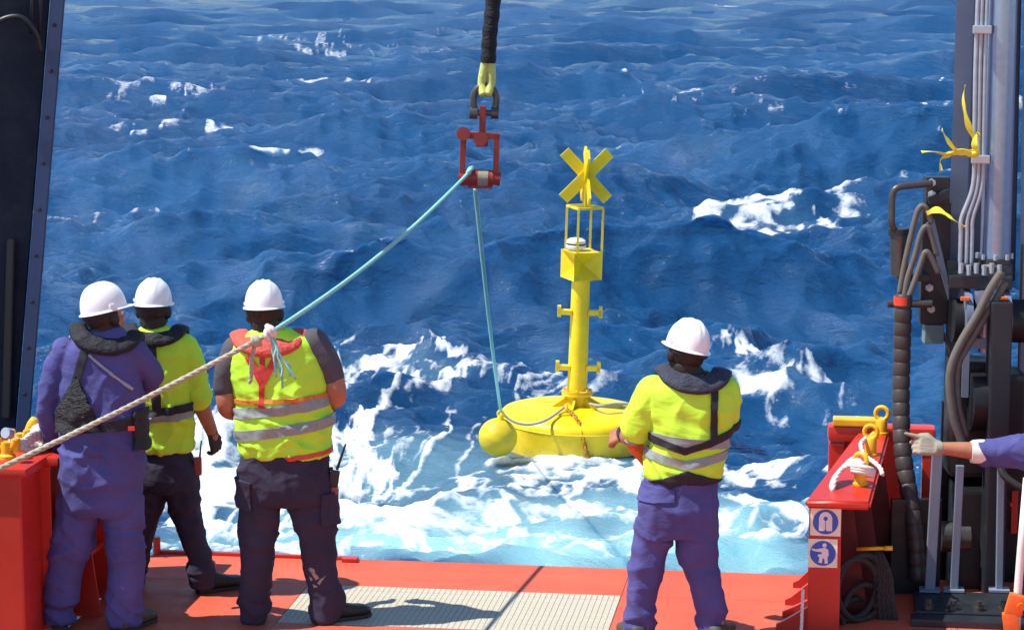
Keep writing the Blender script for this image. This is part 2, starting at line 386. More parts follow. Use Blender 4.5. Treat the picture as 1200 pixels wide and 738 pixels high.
# ------------------------------------------------------------------ the sea
def build_sea():
    rng = np.random.default_rng(11)
    h = CZ - SEA_Z
    hor = 369 - FPX * math.tan(PITCH)
    # rows: distance from the point under the camera, dense where the sea is in view
    ys = np.concatenate([np.linspace(1200, 700, 30, endpoint=False), np.linspace(700, 430, 300, endpoint=False), np.linspace(430, -4, 400, endpoint=False)])
    dep = PITCH + np.arctan((ys - 369) / FPX)
    rr = h / np.tan(dep)
    far = np.geomspace(rr[-1] * 1.01, 15000, 46); rr = np.concatenate([rr, far])
    dense = np.linspace(-14.6, 14.6, 760)
    side = 14.6 + np.cumsum(np.geomspace(0.06, 9, 64)); side = side[side < 172]
    th = np.radians(np.concatenate([-side[::-1], dense, side]))
    nr, nc = len(rr), len(th)
    R_, T_ = np.meshgrid(rr, th, indexing='ij')
    ang = T_ - YAW
    # a polar sheet seen from above: distances grow with 1/cos so that rows stay straight in depth
    k = 1 / np.maximum(np.cos(np.clip(T_, -1.0, 1.0)), 0.54)
    X = (R_ * k * np.sin(ang)).astype(np.float32); Y = (R_ * k * np.cos(ang)).astype(np.float32)
    dr = np.gradient(rr)[:, None] * np.ones((1, nc)); dt = R_ * np.gradient(th)[None, :]
    sp = np.maximum(dr * 0.40, dt).astype(np.float32)
    # wind sea: many directional waves, choppy crests
    main = math.radians(-78)                       # travels towards the ship, a little to the right
    n = 150
    lam = np.geomspace(0.22, 17, n) * rng.uniform(0.93, 1.07, n)
    amp = lam * 0.0150 * np.where(lam > 1.1, (1.1 / lam) ** 0.42, 1.0) * np.where(lam > 5, (lam / 5) ** 0.25, 1.0)
    amp *= np.where((lam > 1.4) & (lam < 4), 0.95, np.where(lam > 5, 1.35, 1.0))
    amp *= rng.uniform(0.55, 1.45, n)
    spread = np.where(lam > 5, 0.36, np.where(lam > 1.2, 0.56, 0.60))
    d = main + rng.normal(0, 1, n) * spread
    ph = rng.uniform(0, 2 * math.pi, n)
    Z = np.zeros_like(X); DX = np.zeros_like(X); DY = np.zeros_like(X)
    Jxx = np.zeros_like(X); Jyy = np.zeros_like(X); Jxy = np.zeros_like(X)
    gust = 0.72 + 0.56 * fbm(X * 0.05, Y * 0.028, seed=5, oct=3).astype(np.float32)
    # flattened, churned water in the wash behind the stern
    wash = (sstep(31, 24, Y) * sstep(-13, -9.5, X) * sstep(4.5, -1.5, X + (Y - 22) * -0.05)).astype(np.float32)
    for i in range(n):
        kk = 2 * math.pi / lam[i]; kx, ky = kk * math.cos(d[i]), kk * math.sin(d[i])
        fade = np.clip((lam[i] / sp - 1.6) / 1.6, 0, 1)
        if lam[i] > 2: a = amp[i] * fade * (1 - 0.62 * wash)
        else: a = amp[i] * fade * gust
        if lam[i] < 6: a = a * (1 - 0.35 * wash)
        arg = (kx * X + ky * Y + ph[i]).astype(np.float32); s = np.sin(arg); c = np.cos(arg)
        q = 0.5 if lam[i] < 2.5 else 0.62
        Z += a * s
        DX += q * a * math.cos(d[i]) * c; DY += q * a * math.sin(d[i]) * c
        if lam[i] > 0.6:
            w = a * q * kk
            Jxx -= w * math.cos(d[i]) ** 2 * s; Jyy -= w * math.sin(d[i]) ** 2 * s; Jxy -= w * math.cos(d[i]) * math.sin(d[i]) * s
    J = (1 + Jxx) * (1 + Jyy) - Jxy * Jxy
    # churn in the wash
    ch = fbm(X * 1.1, Y * 0.8, seed=21, oct=5) - 0.5
    Z += wash * ch * 0.24
    PX = X + DX; PY = Y + DY
    gb = P(674, 527, 27.25); wb = np.exp(-(((PX - gb.x) / 1.9) ** 2 + ((PY - gb.y + 0.3) / 1.9) ** 2) ** 1.5)
    Z = Z * (1 - 0.85 * wb) + 0.05 * wb
    # --- foam
    wx = X + 1.1 * (fbm(X * 0.45, Y * 0.35, seed=31, oct=3) - 0.5) * 2; wy = Y + 1.6 * (fbm(X * 0.45 + 50, Y * 0.35, seed=32, oct=3) - 0.5) * 2
    lace = np.abs(fbm(wx * 1.7, wy * 0.95, seed=41, oct=5) - 0.5) * 2.0          # thin ridges = foam filaments
    lace = 1 - np.clip(lace * 3.0, 0, 1)
    grain = fbm(X * 8, Y * 4.5, seed=51, oct=4)
    fb_ = sstep(32, 62, R_).astype(np.float32)
    lf = 1 - np.clip(np.abs(fbm(wx * 1.0, wy * 1.15, seed=42, oct=3) - 0.5) * 6.0, 0, 1)
    lace = lace * (1 - fb_) + lf * fb_
    grain = grain * (1 - fb_) + fbm(X * 4.5, Y * 2.2, seed=52, oct=2) * fb_
    patch = fbm(X * 0.11, Y * 0.055, seed=61, oct=3)
    den = np.zeros_like(X)
    def blob(px, py, rx, ry, v, rot=0.0, py2=None):
        g = G(px, py, SEA_Z); c, s = math.cos(rot), math.sin(rot)
        u = ((PX - g.x) * c + (PY - g.y) * s) / rx; w = (-(PX - g.x) * s + (PY - g.y) * c) / ry
        wob = 0.55 * (fbm(X * 0.7, Y * 0.4, seed=71, oct=3) - 0.5) * 2
        e = np.sqrt(u * u + w * w) + wob
        np.maximum(den, v * sstep(1.1, 0.25, e), out=den)
    # whitecaps where the surface folds
    jv = J[(np.abs(T_) < 0.22) & (Y > 30) & (Y < 120)]; j0, j1 = np.quantile(jv, 0.016), np.quantile(jv, 0.001)
    cap = sstep(j0, j1, J) * sstep(0.42, 0.60, patch + 0.15 * (grain - 0.5))
    cap = cap * (0.2 + 0.8 * sstep(42, 60, Y))
    far_thin = sstep(260, 80, Y)
    den = np.maximum(den, cap * (0.25 + 0.75 * far_thin) * 1.0)
    # spent foam streaks
    den = np.maximum(den, 0.22 * sstep(0.60, 0.75, patch) * sstep(200, 90, Y) * sstep(50, 75, Y))
    # the wash and the patches the sea carries
    for b in ((270, 545, 3.0, 3.0, 0.66), (430, 515, 2.1, 2.8, 0.66), (330, 592, 2.6, 1.4, 0.62), (520, 588, 2.6, 0.8, 0.78), (430, 606, 1.6, 0.5, 0.66), (700, 552, 2.0, 0.5, 0.85), (620, 560, 2.0, 0.7, 0.62), (655, 541, 1.15, 0.28, 0.95),
              (500, 470, 2.1, 1.4, 0.56), (700, 605, 2.4, 0.7, 0.40), (880, 630, 0.9, 1.2, 0.52), (560, 640, 3.0, 0.8, 0.28), (330, 640, 2.0, 0.7, 0.46), (910, 580, 0.7, 0.25, 0.75), (900, 545, 1.0, 0.5, 0.50), (910, 480, 1.0, 0.9, 0.45), (880, 455, 0.7, 0.8, 0.42),
              (890, 262, 2.9, 3.6, 0.50), (905, 277, 2.6, 0.9, 0.66), (950, 246, 1.9, 1.4, 0.52), (110, 245, 2.2, 2.0, 0.42), (85, 207, 1.8, 1.0, 0.50), (300, 285, 1.6, 0.8, 0.50), (322, 318, 0.5, 1.3, 0.60),
              (210, 160, 2.2, 0.8, 0.55), (345, 175, 1.0, 1.0, 0.52), (350, 127, 3.4, 1.4, 0.52), (385, 97, 3.6, 2.6, 0.46), (525, 102, 2.4, 1.6, 0.46), (868, 12, 5.0, 4.0, 0.60), (1100, 101, 1.8, 1.2, 0.60), (250, 190, 2.4, 1.4, 0.38), (380, 385, 1.3, 0.8, 0.42)):
        blob(*b)
    l2 = lf * fb_ + (1 - fb_) * (1 - np.clip(np.abs(fbm(wx * 5.0 + 9, wy * 3.0, seed=43, oct=4) - 0.5) * 5.0, 0, 1))
    glint = sstep(0.86, 0.93, vnoise(X * (5 - 2.2 * fb_), Y * (3.6 - 1.3 * fb_), seed=91)) * sstep(0.42, 0.62, fbm(X * 0.25, Y * 0.12, seed=92, oct=3)) * sstep(150, 70, Y) * sstep(44, 62, Y)  # sun glints on the waves, painted as pale flecks into the foam mask
    tex = 0.55 * lace + 0.34 * l2 + 0.40 * grain
    sub = np.sort(tex[::7, ::7].ravel()); tex = np.interp(tex, sub, np.linspace(0, 1, len(sub))).astype(np.float32)
    foam = sstep(-0.34, 0.42, den - (1 - tex))
    foam = foam * sstep(0.0, 0.12, den)
    foam *= 1 - 0.25 * fb_
    foam = np.maximum(foam, glint * 0.42)
    Z += foam * (0.03 + 0.05 * (grain - 0.5))
    # air bubbles beaten under the surface by the screws: milky turquoise water
    aer = np.zeros_like(X)
    aden = den.copy(); den[:] = 0
    for b in ((620, 640, 3.6, 1.5, 0.95), (820, 650, 1.5, 1.5, 0.85), (450, 630, 2.6, 1.5, 0.75), (640, 600, 3.6, 1.3, 0.7), (300, 620, 2.4, 1.4, 0.30), (760, 590, 1.6, 0.9, 0.38), (480, 540, 2.6, 2.2, 0.26)): blob(*b)
    aer = np.clip(den * (0.72 + 0.62 * (fbm(wx * 0.8, wy * 0.6, seed=81, oct=4) - 0.35)), 0, 1)
    aer = np.maximum(aer, 0.25 * sstep(0.35, 0.9, aden))
    co = np.stack([PX, PY, Z + SEA_Z], -1).reshape(-1, 3).astype(np.float32)
    idx = np.arange(nr * nc).reshape(nr, nc)
    q = np.stack([idx[:-1, :-1], idx[:-1, 1:], idx[1:, 1:], idx[1:, :-1]], -1).reshape(-1, 4)
    me = bpy.data.meshes.new('sea')
    me.vertices.add(len(co)); me.vertices.foreach_set('co', co.ravel())
    me.loops.add(q.size); me.loops.foreach_set('vertex_index', q.ravel().astype(np.int32))
    me.polygons.add(len(q)); me.polygons.foreach_set('loop_start', np.arange(0, q.size, 4, dtype=np.int32)); me.polygons.foreach_set('loop_total', np.full(len(q), 4, np.int32))
    me.polygons.foreach_set('use_smooth', np.ones(len(q), bool))
    for nm, v in (('foam', foam), ('air', aer)):
        at = me.attributes.new(nm, 'FLOAT', 'POINT'); at.data.foreach_set('value', v.reshape(-1).astype(np.float32))
    me.update(calc_edges=True); me.validate()
    m, nt, b = nmat('sea_water')
    L = nt.links
    fa = nt.nodes.new('ShaderNodeAttribute'); fa.attribute_name = 'foam'
    aa = nt.nodes.new('ShaderNodeAttribute'); aa.attribute_name = 'air'
    deepn = tex_noise(nt, 0.12, 4, vscale=(1, 0.5, 1)); deep = ramp(nt, deepn.outputs[0], [(0.3, (0.005, 0.042, 0.124)), (0.7, (0.010, 0.068, 0.178))])
    c = mixc(nt, aa.outputs['Fac'], deep.outputs[0], (0.33, 0.62, 0.66))
    # light scattered back out of the water body hardly follows the ripples; the mirror layer does
    nt.nodes.remove(b)
    sc = nt.nodes.new('ShaderNodeMath'); sc.operation = 'MULTIPLY_ADD'; sc.inputs[1].default_value = 0.75; sc.inputs[2].default_value = 0.08; L.new(aa.outputs['Fac'], sc.inputs[0])
    body = nt.nodes.new('ShaderNodeSubsurfaceScattering'); body.falloff = 'BURLEY';  body.inputs['Radius'].default_value = (0.5, 1.0, 1.2); L.new(c, body.inputs['Color']); L.new(sc.outputs[0], body.inputs['Scale'])
    geo = nt.nodes.new('ShaderNodeNewGeometry')
    vm = nt.nodes.new('ShaderNodeVectorMath'); vm.operation = 'MULTIPLY_ADD'; vm.inputs[1].default_value = (0.85, 0.85, 0.85); vm.inputs[2].default_value = (0, 0, 0.15)
    L.new(vm.outputs[0], body.inputs['Normal'])
    gl = nt.nodes.new('ShaderNodeBsdfGlossy'); gl.inputs['Roughness'].default_value = 0.05
    r0 = tex_noise(nt, 0.8, 5, 0.62, dist=0.4, vscale=(0.5, 1.5, 1)); n0 = bump(nt, gl, r0.outputs[0], 0.45, 0.40)
    
    r1 = tex_noise(nt, 2.6, 6, 0.65, dist=0.3, vscale=(0.5, 1.4, 1)); n1 = bump(nt, gl, r1.outputs[0], 0.75, 0.18, n0)
    r2 = tex_noise(nt, 11, 4, 0.6, vscale=(0.6, 1.3, 1)); n2 = bump(nt, gl, r2.outputs[0], 0.6, 0.05, n1)
    L.new(n2, vm.inputs[0])
    fr = nt.nodes.new('ShaderNodeFresnel'); fr.inputs['IOR'].default_value = 1.42; L.new(n2, fr.inputs['Normal'])
    b = nt.nodes.new('ShaderNodeMixShader'); cl = nt.nodes.new('ShaderNodeMath'); cl.operation = 'MINIMUM'; cl.inputs[1].default_value = 0.72; L.new(fr.outputs[0], cl.inputs[0]); L.new(cl.outputs[0], b.inputs[0]); L.new(body.outputs[0], b.inputs[1]); L.new(gl.outputs[0], b.inputs[2])
    fb = nt.nodes.new('ShaderNodeBsdfPrincipled'); fb.inputs['Base Color'].default_value = (0.74, 0.78, 0.80, 1); fb.inputs['Roughness'].default_value = 0.9
    fb.inputs['Specular IOR Level'].default_value = 0.1; fb.subsurface_method = 'BURLEY'; fb.inputs['Subsurface Weight'].default_value = 0.7; fb.inputs['Subsurface Radius'].default_value = (0.8, 1.0, 1.0); fb.inputs['Subsurface Scale'].default_value = 0.45
    fn = tex_noise(nt, 9, 6, 0.7); bp = nt.nodes.new('ShaderNodeBump'); bp.inputs['Strength'].default_value = 0.7; bp.inputs['Distance'].default_value = 0.08
    L.new(fn.outputs[0], bp.inputs['Height']); L.new(bp.outputs[0], fb.inputs['Normal'])
    # fine break-up of the foam edge
    e = tex_noise(nt, 5.5, 7, 0.75)
    ma = nt.nodes.new('ShaderNodeMath'); ma.operation = 'MULTIPLY_ADD'; ma.inputs[1].default_value = 1.5; ma.inputs[2].default_value = -0.78; L.new(e.outputs[0], ma.inputs[0])
    ad = nt.nodes.new('ShaderNodeMath'); ad.operation = 'ADD'; L.new(ma.outputs[0], ad.inputs[0]); L.new(fa.outputs['Fac'], ad.inputs[1])
    rp = ramp(nt, ad.outputs[0], [(0.18, 0), (0.95, 1)])
    mul = nt.nodes.new('ShaderNodeMath'); mul.operation = 'MULTIPLY'; L.new(rp.outputs[0], mul.inputs[0])
    gt = nt.nodes.new('ShaderNodeMath'); gt.operation = 'GREATER_THAN'; gt.inputs[1].default_value = 0.02; L.new(fa.outputs['Fac'], gt.inputs[0]); L.new(gt.outputs[0], mul.inputs[1])
    mx = nt.nodes.new('ShaderNodeMixShader'); L.new(mul.outputs[0], mx.inputs[0]); L.new(b.outputs[0], mx.inputs[1]); L.new(fb.outputs[0], mx.inputs[2])
    L.new(mx.outputs[0], nt.nodes['Material Output'].inputs['Surface'])
    me.materials.append(m)
    o = bpy.data.objects.new('sea', me); COL.objects.link(o); o['kind'] = 'structure'
    return o
build_sea()

# ------------------------------------------------------------------ the ship: deck, bulwarks, A-frame
def PY(px, py, Y):
    r = FW + RT * ((px - 600) / FPX) - UP * ((py - 369) / FPX)
    return CAM + r * (Y / r.y)
def XY(px, Y, py=600): return PY(px, py, Y).x
STERN, DXL, DXR = 13.25, -3.98, 4.2

bm = NB(); add_prism(bm, [(DXL, -14, -0.008), (DXR, -14, -0.008), (DXR, STERN - 0.01, -0.008), (DXL, STERN - 0.01, -0.008)], (0, 0, -3.4))
deck = part('deck', bm, 'hull_red', origin=(0, 0, 0)); deck['kind'] = 'structure'
GX0, GX1, GY0, GY1 = -2.925, -1.175, 11.90, 12.67
xs = [DXL, GX0, GX1, 0.62, 2.4, DXR]; ys = [STERN, GY1, GY0, 9.4, 6.4, 2.0]
for j in range(len(ys) - 1):
    for i in range(len(xs) - 1):
        if i == 1 and j == 1: continue
        g = 0.0015
        x0, x1, y1, y0 = xs[i] + g, xs[i + 1] - g, ys[j] - g, ys[j + 1] + g
        bm = NB(); add_box(bm, ((x0 + x1) / 2, (y0 + y1) / 2, -0.003), (x1 - x0, y1 - y0, 0.008), bevel=0.001)
        part('deck_plate', bm, 'deck_red', deck)
bm = NB(); add_box(bm, ((DXL + DXR) / 2, -6, -0.003), (DXR - DXL - 0.01, 15.9, 0.008)); part('deck_plate', bm, 'deck_red', deck)
# raised stern bar on the left with its end peg, weld blobs
bm = NB(); add_box(bm, ((DXL + -2.76) / 2, 13.225, 0.011), (-2.76 - DXL, 0.035, 0.019), bevel=0.004); part('stern_bar', bm, 'hull_red', deck)
bm = NB(); add_box(bm, (-2.80, 13.18, 0.013), (0.09, 0.04, 0.022), bevel=0.005); part('bar_stop', bm, 'hull_red', deck)
bm = NB(); add_cyl(bm, (-3.955, 13.2, 0), (-3.955, 13.2, 0.105), 0.022, seg=12); part('end_peg', bm, 'hull_red', deck, True, sharp=40)
# grating of narrow slats
plain('grating_beige', (0.45, 0.41, 0.32), 0.75, 0, 0.14, 30, 0.3)
plain('grating_gap', (0.43, 0.39, 0.305), 0.85, 0, 0.2)
bm = NB(); add_box(bm, ((GX0 + GX1) / 2, (GY0 + GY1) / 2, -0.006), (GX1 - GX0 - 0.004, GY1 - GY0 - 0.004, 0.010))
grating = part('grating', bm, 'grating_gap', deck); grating['label'] = 'beige ribbed walkway panel let into the red deck'
ns = 56; pitch = (GX1 - GX0 - 0.006) / ns
bm = NB(); add_box(bm, (0, 0, 0.0008), (pitch * 0.93, GY1 - GY0 - 0.01, 0.003), bevel=0.0012); sm = bpy.data.meshes.new('slat'); bm.to_mesh(sm); bm.free(); sm.materials.append(MATS['grating_beige'])
for i in range(ns):
    o = bpy.data.objects.new('slat', sm); COL.objects.link(o); o.parent = grating
    o.location = Vector((GX0 + 0.003 + pitch * (i + 0.5), (GY0 + GY1) / 2, 0.0)) - world_loc(grating)

def ring_pin(parent, base, h, r, R, axis=(0, 1, 0), name='eye_pin', mat='pin_yellow'):
    b = Vector(base); bm = NB()
    add_lathe(bm, [(0, 0), (r * 1.25, 0), (r * 1.25, h * 0.12), (r, h * 0.16), (r, h * 0.86), (r * 0.75, h), (0, h)], b, 18)
    add_torus(bm, b + Vector((0, 0, h + R * 0.86)), axis, R, R * 0.34, 24, 10)
    return part(name, bm, mat, parent, True, sharp=40)

# ---- right bulwark
RB = empty('bulwark', (-0.07, 12.1, 0), 'red steel bulwark with two blue safety signs and yellow eye pins', 'bulwark')
zc = PY(980, 585, 12.1).z
yN, yF = 12.06, 13.30
nl, nr_ = XY(943, yN), XY(1020, yN); fl, fr_ = XY(1004, yF, 510), XY(1042, yF, 510)
zF = PY(1025, 507, yF).z
bm = NB()
add_prism(bm, [(nl, yN, zc - 0.045), (nr_, yN, zc - 0.045), (fr_, yF, zF - 0.045), (fl, yF, zF - 0.045)], (0, 0, 0.045))
bmesh.ops.bevel(bm, geom=list(bm.edges), offset=0.014, segments=3, affect='EDGES')
part('cap', bm, 'hull_red', RB, True, sharp=50)
px0, px1 = XY(947, 12.10, 660), XY(985, 12.10, 660)
bm = NB(); add_box(bm, ((px0 + px1) / 2, 12.16, (zc - 0.047) / 2), (px1 - px0, 0.12, zc - 0.047), bevel=0.006); post = part('end_post', bm, 'hull_red', RB)
# side wall running astern, set in under the cap, with stiffener ribs
bm = NB()
add_prism(bm, [(nl + 0.05, 12.224, 0.0), (nl + 0.10, 12.224, 0.0), (fr_ - 0.03, yF - 0.03, 0.0), (fr_ - 0.08, yF - 0.03, 0.0)], (0, 0, zc - 0.05)); part('side_wall', bm, 'shaded_red', RB)
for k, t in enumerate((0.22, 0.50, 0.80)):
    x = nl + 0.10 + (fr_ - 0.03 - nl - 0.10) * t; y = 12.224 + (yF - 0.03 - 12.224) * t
    bm = NB(); add_prism(bm, [(x, y, 0.0), (x + 0.17, y, 0.0), (x + 0.07, y, zc - 0.06), (x, y, zc - 0.06)], (0, 0.014, 0)); part('stiffener', bm, 'shaded_red', RB)
# gussets on the seaward side
for yg, pl, top in ((12.96, 929, 0.10), (12.60, 920, 0.11), (12.36, 917, 0.07), (12.12, 910, 0.10)):
    x0 = XY(pl, yg, 700); x1 = nl + 0.06
    bm = NB(); add_prism(bm, [(x0, yg, 0.0), (x1, yg, 0.0), (x1, yg, top + 0.05), (x0 + 0.03, yg, 0.045), (x0, yg, 0.03)], (0, 0.03, 0)); part('gusset', bm, 'hull_red', RB)
# cross rail at the stern
yR = 13.42
a, b = PY(970, 503, yR), PY(1096, 506, yR)
zt = a.z + 0.035
bm = NB(); add_box(bm, ((a.x + b.x) / 2, yR, zt - 0.045), (b.x - a.x, 0.16, 0.09), bevel=0.03); part('stern_rail', bm, 'hull_red', RB, True, sharp=50)
for pa, w in ((980, 0.09), (1088, 0.075)):
    x = XY(pa, yR, 540); bm = NB(); add_box(bm, (x, yR, (zt - 0.09) / 2 - 0.05), (w, 0.12, zt - 0.01), bevel=0.012); part('rail_leg', bm, 'hull_red', RB)
bm = NB(); ya, yb = PY(976, 498, yR), PY(1034, 499, yR); add_box(bm, ((ya.x + yb.x) / 2, yR - 0.03, zt + 0.022), (yb.x - ya.x, 0.12, 0.04), bevel=0.008); part('yellow_pad', bm, 'pin_yellow', RB)
bm = NB(); add_prism(bm, [(a.x + 0.06, yR + 0.02, 0.0), (XY(1060, yR), yR + 0.02, 0.0), (XY(1060, yR), yR + 0.02, zt - 0.1), (a.x + 0.06, yR + 0.02, zt - 0.1)], (0, 0.012, 0)); part('stern_plate', bm, 'hull_red', RB)
for px, py, yy, h in ((1033, 505, 13.30, 0.085), (1020, 533, 12.88, 0.10), (1008, 567, 12.36, 0.10)):
    b0 = PY(px, py, yy); ring_pin(RB, (b0.x, yy, zc - 0.004 + (zF - zc) * (yy - yN) / (yF - yN)), h, 0.032, 0.036, (0.25 if px != 1008 else 0.6, 1, 0))
bm = NB(); q = PY(1020, 500, 13.15); add_tube(bm, smooth_path([Vector((q.x - 0.03, 13.2, zc)), Vector((q.x - 0.025, 13.2, zc + 0.06)), Vector((q.x + 0.01, 13.2, zc + 0.11)), Vector((q.x + 0.03, 13.2, zc + 0.13))], 5), 0.018, 8); part('lever', bm, 'pin_yellow', RB, True)
# signs
def sign(pl, pr, pt, pb, kind, tilt=0.0):
    y = 12.0995; A = PY(pl, pt, y); B = PY(pr, pb, y); cx, cz = (A.x + B.x) / 2, (A.z + B.z) / 2; w, h = B.x - A.x, A.z - B.z
    Rm = Matrix.Rotation(tilt, 3, 'Y')
    bm = NB(); add_box(bm, (cx, y - 0.0015, cz), (w, 0.003, h), Rm, 0.001); s = part('safety_sign', bm, 'sign_cream', RB)
    s['label'] = 'blue and cream sign showing a white life jacket' if kind == 0 else 'blue and cream sign showing a white figure'
    r = min(w, h) * 0.44
    bm = NB(); add_cyl(bm, (cx, y - 0.0032, cz), (cx, y - 0.0052, cz), r, seg=40); part('blue_disc', bm, 'sign_blue', s)
    def poly(pts): 
        bm = NB(); add_prism(bm, [Vector((cx, y - 0.0054, cz)) + Vector((p[0] * r, 0, p[1] * r)) for p in pts], (0, -0.0016, 0)); return bm
    if kind == 0:
        pts = [(-0.52, -0.72), (-0.52, 0.35), (-0.40, 0.62), (-0.20, 0.78), (0.0, 0.82), (0.20, 0.78), (0.40, 0.62), (0.52, 0.35), (0.52, -0.72), (0.10, -0.72), (0.0, -0.55), (-0.10, -0.72)]
        part('white_jacket', poly(pts), 'white_plastic', s)
        bm = NB(); add_cyl(bm, (cx, y - 0.0071, cz + 0.28 * r), (cx, y - 0.0082, cz + 0.28 * r), r * 0.17, seg=20); part('neck_hole', bm, 'sign_blue', s)
        bm = NB(); add_box(bm, (cx, y - 0.0078, cz - 0.2 * r), (r * 0.05, 0.0012, r * 0.8)); part('zip_line', bm, 'sign_blue', s)
    else:
        part('white_figure', poly([(-0.12, 0.42), (0.18, 0.48), (0.42, 0.30), (0.46, -0.1), (0.36, -0.32), (0.40, -0.80), (0.16, -0.80), (0.12, -0.42), (0.0, -0.38), (-0.06, -0.78), (-0.32, -0.74), (-0.26, -0.30), (-0.40, -0.24), (-0.36, -0.08), (-0.10, -0.06), (-0.08, 0.10), (-0.60, 0.16), (-0.88, 0.26), (-0.84, 0.38), (-0.5, 0.32)]), 'white_plastic', s)
        bm = NB(); add_cyl(bm, (cx + 0.12 * r, y - 0.0054, cz + 0.66 * r), (cx + 0.12 * r, y - 0.007, cz + 0.66 * r), r * 0.17, seg=20); part('white_head', bm, 'white_plastic', s)
sign(950, 985, 594, 628, 0, 0.01); sign(947.5, 981, 630.5, 665, 1, -0.01)

# ropes lying on the right bulwark
def rope(name, pts, r, mat, label, cat='rope', lay=None, parent=None, n=8):
    bm = NB(); add_rope(bm, smooth_path(pts, n), r, lay or r * 7)
    o = part(name, bm, mat, parent, True)
    if label: tag(o, label, cat)
    return o
zt2 = zc + 0.02
pts = [PY(1016, 512, 12.9), PY(1009, 520, 12.80), PY(1013, 533, 12.72), PY(1024, 541, 12.6), PY(1032, 549, 12.55), PY(1034, 556, 12.5)]
rope('thin_line', pts, 0.013, 'rope_white', 'thin white line looped over the middle yellow eye pin')
bm = NB()
for k in range(5):
    d = k * 0.012
    ps = [PY(1008 + k, 552 - 2 * k, 12.33), PY(1000, 545 - k * 2, 12.34 + d), PY(988 - k, 548 + k, 12.35 + d), PY(981 - k, 557 + k, 12.30 + d), PY(977 - k, 568 + k, 12.26 + d), PY(975 - k + (k % 2) * 3, 577, 12.24 + d)]
    add_rope(bm, smooth_path(ps, 5), 0.013, 0.09)
for k in range(3): add_torus(bm, PY(1011, 548 + 3 * k, 12.33), (0.2, 0.3, 1), 0.052, 0.014, 20, 8)
tag(part('rope_hank', bm, 'rope_white', None, True), 'frayed off-white rope hank tied to the nearest yellow eye pin', 'rope')
pts = [PY(941, 690, 12.06), PY(940, 715, 12.03), PY(938, 745, 11.98), PY(930, 770, 11.85)]
rope('thin_line', pts, 0.009, 'rope_white', 'thin white cord hanging down the outer edge of the sign post')
# dark ropes and a hose hung inside the right bulwark
bm = NB()
for k, (cx_, cz_, R_) in enumerate(((1000, 690, 0.16), (1010, 688, 0.17), (1014, 720, 0.16), (1004, 730, 0.13))):
    add_torus(bm, PY(cx_, cz_, 12.32 + 0.03 * k), (0.9, -1, 0.1 * k), R_, 0.017, 36, 8)
tag(part('rope_coil', bm, 'rope_dark', None, True), 'dark coiled rope hanging inside the right bulwark behind the sign post', 'rope')
bm = NB()
for k in range(4):
    ps = [PY(1000 + 3 * k, 655, 12.5), PY(1018 + 4 * k, 652 - k, 12.45), PY(1030 + 4 * k, 675, 12.42), PY(1030 + 5 * k, 705, 12.4), PY(1034 + 6 * k, 742, 12.4)]
    add_rope(bm, smooth_path(ps, 6), 0.02, 0.14)
tag(part('rope_bundle', bm, 'rope_dark', None, True), 'bundle of dark slack ropes draped over the inner side of the right bulwark', 'rope')
bm = NB(); add_tube(bm, [PY(1004, 643, 12.35), PY(1036, 642, 12.33)], 0.010, 8); add_tube(bm, [PY(1036, 642, 12.33), PY(1046, 642, 12.33)], 0.013, 8)
tag(part('yellow_stick', bm, 'pin_yellow', None, True), 'thin yellow stick lodged in the inner side of the right bulwark', 'stick')

# ---- left bulwark
LB = empty('bulwark', (-4.25, 11.6, 0), 'red steel bulwark at the left edge with rope over yellow horn pins', 'bulwark')
lz = PY(20, 545, 11.45).z
bx1 = XY(27, 11.30, 640)
bm = NB(); add_box(bm, (bx1 - 0.30, 11.45, lz / 2 - 0.01), (0.60, 0.30, lz - 0.02), bevel=0.012); part('end_post', bm, 'hull_red', LB)
bm = NB(); add_box(bm, (bx1 - 0.28, 11.62, lz), (0.64, 0.72, 0.045), bevel=0.014); part('cap', bm, 'hull_red', LB, True, sharp=50)
wx = -4.03
bm = NB(); add_box(bm, (wx - 0.03, 12.22, (lz - 0.03) / 2), (0.06, 1.26, lz - 0.03), bevel=0.006); part('side_wall', bm, 'hull_red', LB)
bm = NB(); add_box(bm, (wx - 0.03, 12.22, lz - 0.005), (0.16, 1.30, 0.045), bevel=0.014); part('wall_cap', bm, 'hull_red', LB, True, sharp=50)
for yy in (11.86, 12.22, 12.58):
    bm = NB(); add_prism(bm, [(wx + 0.002, yy, 0.002), (wx + 0.16, yy, 0.002), (wx + 0.16, yy, 0.03), (wx + 0.05, yy, lz - 0.04), (wx + 0.002, yy, lz - 0.04)], (0, 0.014, 0)); part('stiffener', bm, 'hull_red', LB)
bm = NB(); add_tube(bm, [(wx + 0.05, 11.62, 0.30), (wx + 0.05, 12.80, 0.30)], 0.02, 10); part('inner_pipe', bm, 'hull_red', LB, True)
bm = NB(); c = PY(43, 560, 11.62); add_lathe(bm, [(0, -0.20), (0.014, -0.19), (0.026, -0.15), (0.026, -0.05), (0.014, -0.01), (0, 0)], c, 14); part('hanging_blue_float', bm, 'sign_blue', LB, True, sharp=40)
